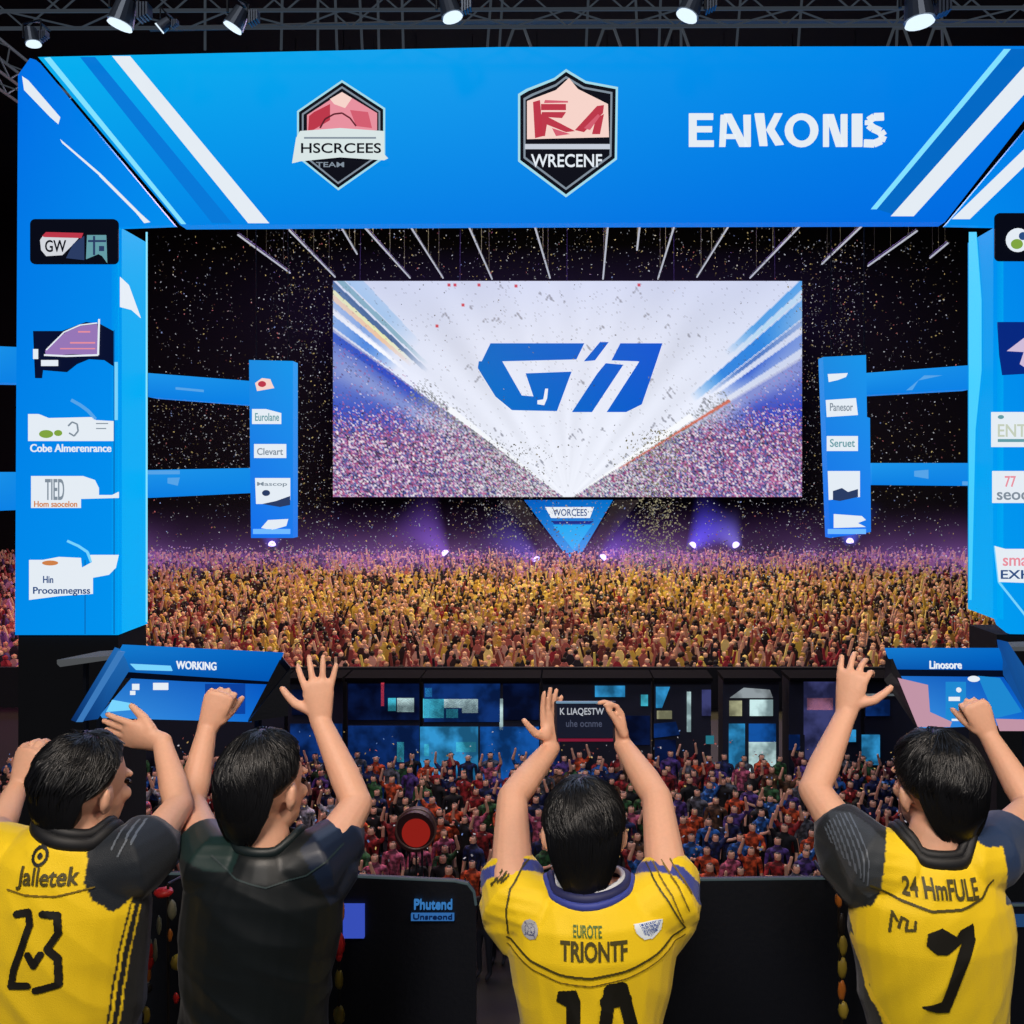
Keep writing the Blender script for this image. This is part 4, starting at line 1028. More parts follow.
# ---- centre player
def paint_c(px, py, co, no):
    c = np.tile(YEL, (len(px), 1))
    m = in_poly(px, py, [(465,900),(480,870),(505,862),(550,868),(550,858),(500,840),(455,860),(455,900)]); 
    cuffL = near_line(px, py, [(474,893),(482,876),(500,868),(520,864),(546,868)], 11)
    cuffR = near_line(px, py, [(634,868),(660,866),(680,872),(694,886),(702,900)], 11)
    c[cuffL | cuffR] = linv((58,70,150))
    return c
s1 = [(505,955),(530,968),(560,976),(590,978),(625,973),(660,962),(690,945)]
def arc_off(l, dy): return [(x, y+dy) for x, y in l]
build_player(dict(Y=1.95, label='person in yellow jersey number 14, back turned, holding up a phone with both hands', seed=1,
    head=(584,832,1.97), face=(0.02,1,-.12), neck=(586,892,1.95), hk=1.0, nape=140, swirl=.25,
    rings=[(.92,588,.165,.12),(1.08,588,.158,.115),(1.22,590,.150,.110),(1.33,592,.172,.116),(1.41,592,.188,.122),(1.47,590,.178,.110),(1.505,589,.130,.090)],
    arms=[dict(S=(512,886,1.96), E=(512,798,2.14), W=(551,748,2.30), d=(-.02,.12,1), n=(.75,-.65,0), s=(-.7,-.7,0), curl=.12, spread=.05, thumb=(.35,.9,-.1), tc=-.1, hk=.86),
          dict(S=(668,886,1.96), E=(657,798,2.14), W=(623,745,2.30), d=(-.22,.10,1), n=(-.75,-.6,0), s=(.5,-.8,0), curl=.55, spread=.03, thumb=(.9,.1,.4), tc=.3, hk=.84)],
    sleeves=[[(540,912,1.95,.075),(512,900,1.96,.078),(513,876,2.01,.073)],[(640,912,1.95,.075),(668,900,1.96,.078),(667,876,2.01,.073)],
             [(512,925,1.96,.060),(510,900,1.97,.068)],[(668,925,1.96,.060),(670,900,1.97,.068)]],
    paint=paint_c, collar=(589,895,1.955,.078), collar_bands=[(0.016,-.001,.007,COLBL),(0.006,.004,.010,COLN),(-.004,.010,.006,COLW)],
    decals=[('seam', line_mask([s1], 2.4), (500,940,695,982), .6, PRG), ('seam', line_mask([arc_off(s1,8)], 1.4), (500,945,695,992), .6, PRS),
        ('seam', line_mask([[(506,950),(504,925),(508,905),(520,892),(534,885)]], 1.8), (498,882,540,952), .6, PRG), ('seam', line_mask([[(690,945),(672,915),(655,895),(648,888)]], 1.8), (644,882,696,952), .6, PRG),
        ('number', poly_mask([[(558,993),(576,990),(580,1000),(580,1060),(566,1060),(566,1008),(556,1004)]]), (552,982,586,1062), .7, PRB), ('number', line_mask([[(602,1050),(610,991)],[(610,991),(622,990)],[(622,990),(637,1050)],[(606,1002),(626,1002)]], 13), (592,980,650,1062), .7, PRB),
        ('name_lettering', text_mask('TRIONTF', 560, 943, 628, 962, .03), (558,941,630,964), .7, PRG),
        ('small_lettering', text_mask('EUROTE', 573, 929, 602, 940, .02), (572,927,604,941), .6, PRGN),
        ('badge', poly_mask([disk(529,940,8.5,9)]), (519,930,539,950), .8, mat('badge_silver', (170,172,178), .4)),
        ('badge', line_mask([[(524,934),(534,946)],[(534,934),(524,946)],disk(529,940,5,5)+[(534,940)]], 1.6), (520,930,539,950), .6, PRN),
        ('badge', poly_mask([[(635,931),(666,931),(664,941),(655,947),(645,946),(637,938)]]), (634,930,668,948), .8, PRW),
        ('badge', poly_mask([[(641,932),(664,932),(660,941),(653,945),(646,942)]]), (638,931,666,947), .7, PRBL),
        ('lettering', line_mask([[(487,908),(494,900),(502,890)],[(494,903),(500,898),(512,884)],[(504,892),(514,886)],[(498,902),(506,896)]], 1.8), (484,880,518,912), .7, PRG),
        ('stripe', line_mask([[(660,890),(676,910),(688,938)],[(668,886),(684,904),(694,926)],[(676,884),(690,900),(698,912)]], 1.6), (655,880,700,942), .8, PRS)]))

# ---- left player
def paint_a(px, py, co, no):
    c = np.tile(YEL, (len(px), 1))
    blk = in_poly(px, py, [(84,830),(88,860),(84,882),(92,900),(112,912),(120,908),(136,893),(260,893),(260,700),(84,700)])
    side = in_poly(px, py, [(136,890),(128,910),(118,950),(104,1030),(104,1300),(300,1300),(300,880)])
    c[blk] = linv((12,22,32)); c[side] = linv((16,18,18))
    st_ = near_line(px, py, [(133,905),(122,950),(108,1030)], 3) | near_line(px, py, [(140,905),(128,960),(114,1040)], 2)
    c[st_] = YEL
    d_ = np.clip((py-900)/160, 0, 1)[:, None]*(~(blk | side | st_))[:, None]  # shade painted into the yellow cloth, deeper towards the hem
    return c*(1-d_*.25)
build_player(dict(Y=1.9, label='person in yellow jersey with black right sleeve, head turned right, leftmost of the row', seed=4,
    head=(84,787,1.93), face=(.43,.90,-.08), up=(.08,0,1), neck=(78,842,1.9), hk=.96, nape=132, cap=(.090,.104,.106), nlen=.108, tuft=.07, lift=.07, swirl=-.3, strands=1900,
    rings=[(.92,45,.185,.125),(1.08,45,.175,.12),(1.22,48,.175,.12),(1.33,55,.185,.122),(1.44,60,.182,.12),(1.53,64,.182,.110),(1.60,70,.150,.098),(1.65,76,.092,.080)],
    arms=[dict(S=(142,856,1.90), E=(179,806,2.06), W=(162,742,2.16), d=(-1,.16,.20), n=(0,.4,-1), s=(.1,-.3,1), curl=.06, spread=.03, thumb=(.6,.3,.3), tc=.1, hk=.92, k=.9),
          dict(S=(-8,850,1.92), E=(-4,832,2.14), W=(18,786,2.26), d=(.2,.2,1), n=(.3,1,0), s=(1,-.2,0), curl=.7, spread=.03, thumb=(.5,.6,.5), tc=.5, hk=.85)],
    sleeves=[[(100,866,1.9,.078),(132,862,1.9,.078),(150,846,1.955,.073)],[(110,886,1.9,.060),(132,880,1.91,.058)],[(20,868,1.9,.080),(-10,858,1.92,.075)]],
    paint=paint_a, fold=.009, folddir=(.75,.66), collar=(78,846,1.905,.070), collar_bands=[(0.008,.000,.013,COLB),(-.002,.012,.010,COLB)],
    decals=[('number', line_mask([[(14,916),(26,914),(28,926),(22,946),(14,970),(12,985)],[(12,985),(28,985)],[(40,916),(54,918),(56,935),(46,950),(56,960),(58,985),(36,990)],[(28,955),(34,965),(40,955)]], 7), (4,906,66,996), .7, PRB),
        ('name_lettering', text_mask('Jalletek', 10, 872, 70, 894, .02, tilt=3), (8,870,72,900), .7, PRG),
        ('badge', line_mask([disk(30,863,7,8)+[(37,863)]], 3), (18,851,42,875), .8, PRB), ('badge', poly_mask([disk(30,863,2.5,3)]), (26,858,34,868), .7, PRB),
        ('seam', line_mask([[(-10,892),(20,898),(50,900),(84,896)]], 1.6), (0,888,86,904), .6, PRS),
        ('sleeve_print', poly_mask([[(118,836),(124,832),(150,830),(142,842),(130,850),(122,850)]]), (114,828,154,852), .9, PRC),
        ('sleeve_print', line_mask([[(126,848),(134,838),(140,836)],[(128,842),(138,846)]], 2), (114,828,154,852), .7, mat('print_deep', (20,40,60), .5)),
        ('sleeve_print', line_mask([[(94,840),(98,850),(96,862)],[(104,842),(108,856),(104,868)],[(112,845),(114,858)]], 2.2), (90,836,118,872), .8, PRGR)]))

# ---- person in black
def paint_b(px, py, co, no):
    c = np.tile(linv((7,14,16)), (len(px), 1))
    g = in_poly(px, py, [(180,800),(235,800),(240,850),(232,872),(205,872),(176,856)])
    c[g] = linv((18,42,40))
    nvy = in_poly(px, py, [(300,850),(338,806),(372,830),(360,890),(330,905)]); c[nvy] = linv((12,26,48))
    return c
build_player(dict(Y=1.95, label='person in plain black shirt, both arms raised, between leftmost and centre players', seed=8,
    head=(264,786,1.97), face=(.40,.91,-.08), up=(.02,0,1), neck=(268,850,1.95), hk=1.0, nape=134, nlen=.108, cap=(.088,.104,.108), tuft=.04, swirl=.2, cloth=SATIN,
    rings=[(.92,254,.17,.13),(1.08,254,.158,.12),(1.22,254,.150,.12),(1.35,257,.162,.12),(1.45,261,.174,.118),(1.52,265,.170,.108),(1.565,267,.135,.096),(1.60,268,.092,.080)],
    arms=[dict(S=(210,864,1.95), E=(190,805,2.17), W=(207,730,2.27), d=(.35,.1,1), n=(-.1,1,0), s=(1,.1,0), curl=1.25, spread=.0, thumb=(.7,.35,.7), tc=.6, hk=.9),
          dict(S=(325,856,1.95), E=(357,804,2.09), W=(321,722,2.18), d=(-.10,.05,1), n=(-.6,.8,0), s=(-1,-.2,0), curl=.10, spread=.22, thumb=(.5,.9,.1), tc=.1, hk=.92, fc=(.35,.2,.06,.04))],
    sleeves=[[(290,870,1.95,.082),(320,862,1.95,.076),(342,840,2.02,.058)],[(236,870,1.95,.082),(212,866,1.95,.074),(204,842,2.03,.056)],[(326,885,1.95,.05),(340,866,1.98,.048)]],
    paint=paint_b, fold=.008, folddir=(.5,.85), collar=(268,858,1.955,.070), collar_bands=[(0.002,.002,.009,COLG)],
    decals=[('shoulder_print', poly_mask([[(306,838),(320,826),(332,826),(326,838),(312,846)]]), (300,822,336,850), .9, mat('print_lavender', (110,125,175), .5)),
        ('shoulder_print', line_mask([[(322,828),(330,836),(336,846)], disk(333,843,3.5,4)+[(336.5,843)]], 1.8), (316,824,342,852), .7, PRW),
        ('seam', line_mask([[(200,868),(230,885),(262,893),(300,885),(330,866)]], 1.5), (190,860,335,898), .6, mat('seam_dark_green', (30,48,50), .5))]))

# ---- right player
def paint_d(px, py, co, no):
    c = np.tile(YEL, (len(px), 1))
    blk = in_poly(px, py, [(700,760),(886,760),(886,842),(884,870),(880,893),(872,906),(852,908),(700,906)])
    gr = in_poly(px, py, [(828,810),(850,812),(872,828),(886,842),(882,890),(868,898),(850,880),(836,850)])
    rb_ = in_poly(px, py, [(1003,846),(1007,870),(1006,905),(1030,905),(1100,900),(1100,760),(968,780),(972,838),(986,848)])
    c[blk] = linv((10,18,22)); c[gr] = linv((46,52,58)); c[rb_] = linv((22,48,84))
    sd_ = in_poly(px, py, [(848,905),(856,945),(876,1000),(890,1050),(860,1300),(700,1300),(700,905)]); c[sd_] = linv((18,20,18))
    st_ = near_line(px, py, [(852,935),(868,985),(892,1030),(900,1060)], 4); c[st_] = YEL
    d_ = np.clip((py-915)/170, 0, 1)[:, None]*(~(blk | gr | rb_ | sd_ | st_))[:, None]  # painted shade: lower back of the jersey turns darker and greener
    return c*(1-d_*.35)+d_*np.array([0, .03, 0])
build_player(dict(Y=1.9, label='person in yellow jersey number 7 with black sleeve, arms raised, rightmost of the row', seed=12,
    head=(936,786,1.93), face=(-.22,.97,-.05), up=(-.12,0,1), neck=(930,846,1.9), hk=1.0, nape=130, nlen=.100, cap=(.092,.104,.104), tuft=.06, lift=.06, swirl=-.35, strands=1900,
    rings=[(.92,930,.16,.12),(1.08,932,.155,.115),(1.22,934,.138,.110),(1.35,933,.156,.116),(1.45,931,.172,.118),(1.525,930,.165,.108),(1.57,932,.128,.096),(1.605,932,.092,.080)],
    arms=[dict(S=(864,862,1.90), E=(814,790,2.06), W=(846,714,2.16), d=(.22,.1,1), n=(.7,.7,0), s=(.8,-.5,.0), curl=.35, spread=.12, thumb=(.45,.9,.25), tc=.2, hk=.92, fc=(.8,.5,.3,.25)),
          dict(S=(990,855,1.92), E=(1032,808,2.12), W=(990,738,2.24), d=(-.42,.1,1), n=(0,1,0), s=(-1,.1,0), curl=1.25, spread=0, thumb=(.6,.35,.7), tc=.6, hk=.84)],
    sleeves=[[(900,868,1.9,.078),(868,860,1.9,.078),(838,828,1.99,.062)],[(884,888,1.9,.062),(862,880,1.91,.062),(838,856,1.95,.054)],[(960,862,1.9,.075),(990,855,1.92,.070),(1006,838,2.0,.062)]],
    paint=paint_d, fold=.008, folddir=(.8,-.6), collar=(932,853,1.905,.070), collar_bands=[(0.008,.000,.012,COLB),(0,.010,.009,COLB)],
    decals=[('seam', line_mask([[(880,898),(905,908),(935,915),(965,913),(990,905),(1006,892)]], 2.4), (876,888,1008,918), .6, PRG),
        ('seam', line_mask([[(905,846),(925,858),(950,862),(975,856),(992,848)]], 1.3), (900,842,996,866), .6, PRS),
        ('name_lettering', text_mask('24 HmFULE', 910, 885, 986, 904, .03, tilt=2), (908,882,988,908), .55, PRG),
        ('number', poly_mask([[(962,932),(976,926),(977,942),(962,980),(950,1014),(938,1014),(922,1010),(942,1002),(958,955),(963,944),(948,956),(938,956),(928,948),(930,936),(944,930),(958,938)]]), (924,922,980,1016), .7, PRB),
        ('lettering', line_mask([[(896,940),(899,920),(903,928)],[(904,934),(907,924),(912,926),(910,936),(918,934),(919,926)]], 2.6), (892,914,924,944), .7, PRG),
        ('sleeve_print', poly_mask([[(818,812),(828,803),(834,806),(840,818),(830,826),(822,828)]]), (812,800,850,832), .9, PRC),
        ('sleeve_print', poly_mask([[(834,806),(842,808),(850,820),(846,824),(838,816)]]), (830,803,853,828), .9, PRW),
        ('sleeve_print', line_mask([[(840+i*5,822+i*3),(846+i*4.5,846+i*4),(852+i*3.5,870+i*4)] for i in range(8)], 1.4), (832,812,888,900), .8, PRGR),
        ('sleeve_print', line_mask([[(972,826),(985,822),(1000,828)],[(975,838),(990,834),(1006,842)]], 3), (965,815,1012,848), .9, PRC)]))

# phone held by the centre player
ph = empty('smartphone', P(585, 741, 2.30), 'dark phone with lit screen held sideways above the centre player', 'phone')
box('case', X_(554,2.3), X_(616,2.3), 2.295, 2.305, Z_(742,2.3), Z_(701,2.3), mat('phone_case', (40,34,44), .4), ph, bevel=.004)
panel('screen', rrect(557,704,613,738,1.5), 2.292, .004, mat('phone_screen', (30,34,52), .2, emit=.6), ph)
panel('top_edge', rect(556,701.5,608,703.5), 2.290, .004, mat('phone_edge', (130,170,200), .3, emit=.6), ph)
panel('bottom_edge', rect(558,739,613,741.5), 2.290, .004, mat('phone_red_edge', (140,30,60), .3, emit=.7), ph)
text_panel('screen_picture', 'K LIAQESTW', 560, 708, 604, 716, 2.289, .001, mat('phone_text', (190,195,205), .4, emit=.8), ph)
text_panel('screen_picture', 'uhe ocnme', 566, 720, 602, 727, 2.289, .001, mat('phone_text_dim', (80,86,110), .4, emit=.7), ph)

# ================================================================ spectators on the floor
def skin_person(pose, seed):
    """one low spectator facing -Y at the origin, from a skeleton grown with the Skin modifier"""
    rs = random.Random(seed)
    V = [(0,0,.93),(0,.01,1.12),(0,.01,1.36),(0,0,1.50),(0,-.01,1.60),(0,-.01,1.70)]
    R = [(.15,.11),(.14,.10),(.17,.11),(.06,.055),(.088,.10),(.075,.09)]
    E = [(0,1),(1,2),(2,3),(3,4),(4,5)]
    def add(par, pts, rr):
        for p, q in zip(pts, rr):
            V.append(p); R.append((q, q)); E.append((par, len(V)-1)); par = len(V)-1
    add(0, [(.10,0,.85),(.11,-.02,.48),(.11,.02,.09),(.11,-.13,.04)], [.09,.062,.045,.04])
    add(0, [(-.10,0,.85),(-.11,-.02,.48),(-.11,.02,.09),(-.11,-.13,.04)], [.09,.062,.045,.04])
    arms = {'down': [(.21,0,1.40),(.25,.02,1.14),(.24,-.06,.90),(.235,-.09,.82)], 'up': [(.20,0,1.45),(.30,-.06,1.62),(.24,-.12,1.86),(.23,-.13,1.95)],
            'fwd': [(.21,0,1.40),(.24,-.12,1.18),(.10,-.32,1.28),(.04,-.36,1.32)], 'out': [(.21,0,1.42),(.36,-.03,1.50),(.42,-.08,1.74),(.43,-.09,1.83)]}
    for sd, kk in ((1, pose[0]), (-1, pose[1])):
        add(2, [(sd*x, y, z) for x, y, z in arms[kk]], [.062,.047,.034,.036])
    me = bpy.data.meshes.new('s'); me.from_pydata(V, E, []); o = bpy.data.objects.new('s', me); col.objects.link(o)
    m_ = o.modifiers.new('k', 'SKIN'); m_.use_smooth_shade = True
    if not me.skin_vertices: me.attributes.new('skin', 'FLOAT', 'POINT')
    for i, sv in enumerate(me.skin_vertices[0].data): sv.radius = R[i]; sv.use_root = (i == 0)
    s = o.modifiers.new('b', 'SUBSURF'); s.levels = 1; s.render_levels = 1
    dg = bpy.context.evaluated_depsgraph_get(); dg.update()
    out = bpy.data.meshes.new_from_object(o.evaluated_get(dg)); bpy.data.objects.remove(o)
    bm = bmesh.new(); bm.from_mesh(out)
    # nose and ears so that a near head reads as a head
    bmesh.ops.create_icosphere(bm, subdivisions=1, radius=.016, matrix=Matrix.Translation((0,-.108,1.62)))
    for sd in (-1, 1): bmesh.ops.create_icosphere(bm, subdivisions=1, radius=.02, matrix=Matrix.Translation((sd*.085,0,1.63)))
    bm.to_mesh(out); bm.free()
    for i in range(4): out.materials.append(SKIN)
    for p in out.polygons:
        c = p.center; p.use_smooth = True
        armz = (abs(c.x) > .2 and (c.z > 1.58 or c.z < 1.12)) or (c.y < -.16 and c.z > 1)
        if c.z > 1.54 and abs(c.x) < .13 and c.y > -.2:
            hair = c.z > 1.665 or (c.y > -.03 and c.z > 1.58)
            p.material_index = 3 if hair else 0
        elif abs(c.x) > .2 and c.z > 1.60: p.material_index = 0
        elif abs(c.x) > .19 and c.z < 1.10 and c.z > .75: p.material_index = 0
        elif c.y < -.2 and c.z > 1: p.material_index = 0
        elif c.z < .90: p.material_index = 2
        elif c.z < 1.54 or abs(c.x) > .13: p.material_index = 1
    return out
POSES = [('down','down'),('up','up'),('down','up'),('fwd','fwd'),('out','up'),('up','fwd'),('out','out')]
PN = ['arms down', 'both arms raised', 'one arm raised', 'hands clasped in front', 'arms spread upward', 'one hand up and one in front', 'both arms held wide']
protos = [skin_person(p, i) for i, p in enumerate(POSES)]
SH = {'red': (150,34,38), 'orange': (205,78,38), 'navy': (20,34,84), 'black': (16,16,22), 'blue': (28,92,170), 'white': (190,190,200), 'maroon': (96,24,44), 'purple': (80,56,130), 'green': (44,90,50), 'grey': (84,88,98), 'pink': (190,90,120), 'brown': (90,60,40)}
SM = {k: mottled('shirt_'+k, v) for k, v in SH.items()}
DSKIN = mat('spectator_skin', (222,168,140), .6); DTR = mat('spectator_trousers', (20,22,34), .8); DHAIR = mat('spectator_hair', (14,12,12), .5); LHAIR = mat('spectator_cap', (190,190,195), .6); BHAIR = mat('spectator_brown_hair', (70,42,24), .5)
cnt = 0
rs = random.Random(5)
def where(px):
    if px < 60: return 'at the far left edge of the floor crowd'
    if px < 235: return 'in the floor crowd under the left slanted monitor'
    if px < 345: return 'in the floor crowd beside the person in black'
    if px < 500: return 'in the floor crowd left of the centre player'
    if px < 660: return 'in the floor crowd behind the centre player'
    if px < 800: return 'in the floor crowd right of the centre player'
    return 'in the floor crowd around the right player'
def spectator(px, py, Y, pose, shirt, hair=None, rot=0, label=None, z=-7.0, sc_=1.0, cap=False):
    o = bpy.data.objects.new('spectator', protos[pose]); col.objects.link(o)
    o.location = (X_(px, Y), Y, z); o.rotation_euler = (0, 0, rot); o.scale = (sc_, sc_, sc_)
    ms = [DSKIN, SM[shirt], DTR, LHAIR if cap else (hair or DHAIR)]
    for i, m_ in enumerate(ms):
        o.material_slots[i].link = 'OBJECT'; o.material_slots[i].material = m_
    depth = 'in the front rows' if Y < 20 else ('in the middle rows' if Y < 23.2 else 'in the back rows')
    lab = label or 'spectator in a %s top with %s%s, %s %s' % (shirt, PN[pose], ' and a pale cap' if cap else '', depth, where(px))
    tag(o, ' '.join(lab.replace(',', '').split()[:16]) if len(lab.split()) > 16 else lab, 'person', label and None or 'floor crowd spectators, '+lab[:60])
    return o
# prominent ones (top of head y -> depth chosen, all stand on the floor)
specials = []
def headY(py): return (CZ+5.28)*F/(py-CY)    # distance at which a 1.72 m person's crown sits on that row
for px, py, pose, shirt, cap, lab in ((376,755,0,'orange',True,'spectator in an orange jacket and pale cap left of the round red drum'),
    (392,775,2,'orange',False,'spectator in an orange jacket next to the drum with one arm raised'),(427,758,3,'orange',False,'spectator in an orange top with dark hair right of the pale cap'),
    (412,752,0,'black',False,'spectator in black standing between the orange jackets'),(468,754,0,'navy',True,'spectator in navy with a pale cap by the blue booth'),
    (490,760,1,'pink',False,'spectator in pink with both arms raised by the blue booth'),(742,760,0,'pink',False,'spectator in pink top in front of the lit booth doors'),
    (764,758,0,'red',False,'spectator in a red top in front of the white booth door'),(686,750,1,'red',False,'spectator in red with both arms up left of the booth doors'),
    (792,800,2,'orange',False,'spectator in an orange top beside the right players elbow'),(850,780,0,'red',False,'spectator in a red top left of the rightmost head'),
    (683,815,0,'orange',False,'spectator in orange just right of the centre players arm')):
    Y = headY(py); specials.append((X_(px, Y), Y)); spectator(px, py, Y, pose, shirt, cap=cap, label=lab, rot=rs.uniform(-.3,.3))
pts_ = list(specials); tries = 0; cnt = len(specials)
while cnt < 300 and tries < 90000:
    tries += 1
    Y = rs.uniform(17.0, 23.2); px = rs.uniform(-10, 1035); X = X_(px, Y)
    if any((X-a)**2+(Y-b)**2 < .56**2 for a, b in pts_): continue
    if abs(px-416) < 26 and abs(Y-17.6) < .9: continue
    py = CY+(CZ+5.28)/Y*F
    if (545 < px < 622 and 775 < py) or (30 < px < 105) or (225 < px < 295 and py > 760) or (900 < px < 975 and py > 760): continue
    if X < X_(150,15)+.3 and Y < 16.5: continue
    pts_.append((X, Y)); cnt += 1
    if px < 340: sh_ = rs.choice(['red','maroon','maroon','black','white','black','pink','navy','grey'])
    elif px < 540: sh_ = rs.choice(['orange','red','navy','black','black','navy','blue','pink','green'])
    elif px < 840: sh_ = rs.choice(['black','navy','green','black','purple','red','blue','orange','grey','navy','brown','pink','black'])
    else: sh_ = rs.choice(['navy','black','blue','red','black','grey'])
    spectator(px, py, Y, rs.choice([0,0,0,0,3,3,2,1,4,5]), sh_, hair=rs.choice([DHAIR,DHAIR,BHAIR]), rot=rs.uniform(-.6,.6), sc_=rs.uniform(.94,1.05))

V = []; Fc = []; MI = []
rs2 = random.Random(77)
pl3 = []
t_ = 0
lowp = []
for pr_ in protos:
    lowp.append(([tuple(v.co) for v in pr_.vertices], [tuple(p.vertices) for p in pr_.polygons], [p.material_index for p in pr_.polygons]))
cols2 = ['black','navy','red','orange','purple','blue','grey','maroon','green','brown']
while len(pl3) < 190 and t_ < 20000:
    t_ += 1
    Y = rs2.uniform(23.5, 25.5); px = rs2.uniform(-10, 1035); X = X_(px, Y)
    if any((X-a)**2+(Y-b)**2 < .50**2 for a, b in pts_) or any((X-a)**2+(Y-b)**2 < .38**2 for a, b in pl3): continue
    pl3.append((X, Y)); vs, fs, mi = lowp[rs2.choice([0,0,0,3,3,2,1,5])]
    b = len(V); a = rs2.uniform(-.6,.6); ca, sa = math.cos(a), math.sin(a); k = rs2.uniform(.92,1.05); cs_ = rs2.randrange(len(cols2))
    V += [(X+(x*ca-y*sa)*k, Y+(x*sa+y*ca)*k, -7+z*k) for x, y, z in vs]
    Fc += [tuple(b+i for i in f) for f in fs]; MI += [(3+cs_ if m == 1 else (0 if m == 0 else (1 if m == 2 else 2))) for m in mi]
me = bpy.data.meshes.new('floor_crowd'); me.from_pydata(V, [], Fc)
o = link_mesh('floor_crowd', me, [DSKIN, DTR, DHAIR]+[SM[k] for k in cols2], smooth=True)
me.polygons.foreach_set('material_index', MI)
tag(o, 'rearmost rows of the dense floor crowd right in front of the booths', 'crowd', kind='stuff')
# round red drum held up in the crowd
dr = empty('drum', P(415, 850, 17.6), 'round red faced drum with dark rim in the floor crowd', 'drum')
Yd = 17.3
bm = bmesh.new(); Mx = Matrix.Translation(P(416,829,Yd)) @ Matrix.Rotation(math.pi/2, 4, 'X')
bmesh.ops.create_cone(bm, cap_ends=True, segments=32, radius1=.38, radius2=.38, depth=.35, matrix=Mx); from_bm('shell', bm, mat('drum_shell', (50,16,18), .5), dr)
bm = bmesh.new(); bmesh.ops.create_cone(bm, cap_ends=True, segments=32, radius1=.27, radius2=.27, depth=.02, matrix=Matrix.Translation(P(416,833,Yd-.19)) @ Matrix.Rotation(math.pi/2, 4, 'X')); from_bm('skin', bm, mat('drum_red', (215,50,40), .5, emit=.35), dr)
bm = bmesh.new()
c0 = P(416,829,Yd-.18); n_ = 32
bars(bm, [(c0+Vector((.38*math.cos(2*math.pi*i/n_),0,.38*math.sin(2*math.pi*i/n_))), c0+Vector((.38*math.cos(2*math.pi*(i+1)/n_),0,.38*math.sin(2*math.pi*(i+1)/n_)))) for i in range(n_)], .018)
from_bm('rim', bm, mat('drum_rim', (110,80,70), .4), dr)
bar_obj('leg', [(P(410,845,Yd), Vector((X_(408,Yd),Yd-.1,-7))), (P(422,845,Yd), Vector((X_(424,Yd),Yd-.1,-7))), (P(416,845,Yd+.1), Vector((X_(416,Yd),Yd+.25,-7)))], .02, DSTEEL, dr)

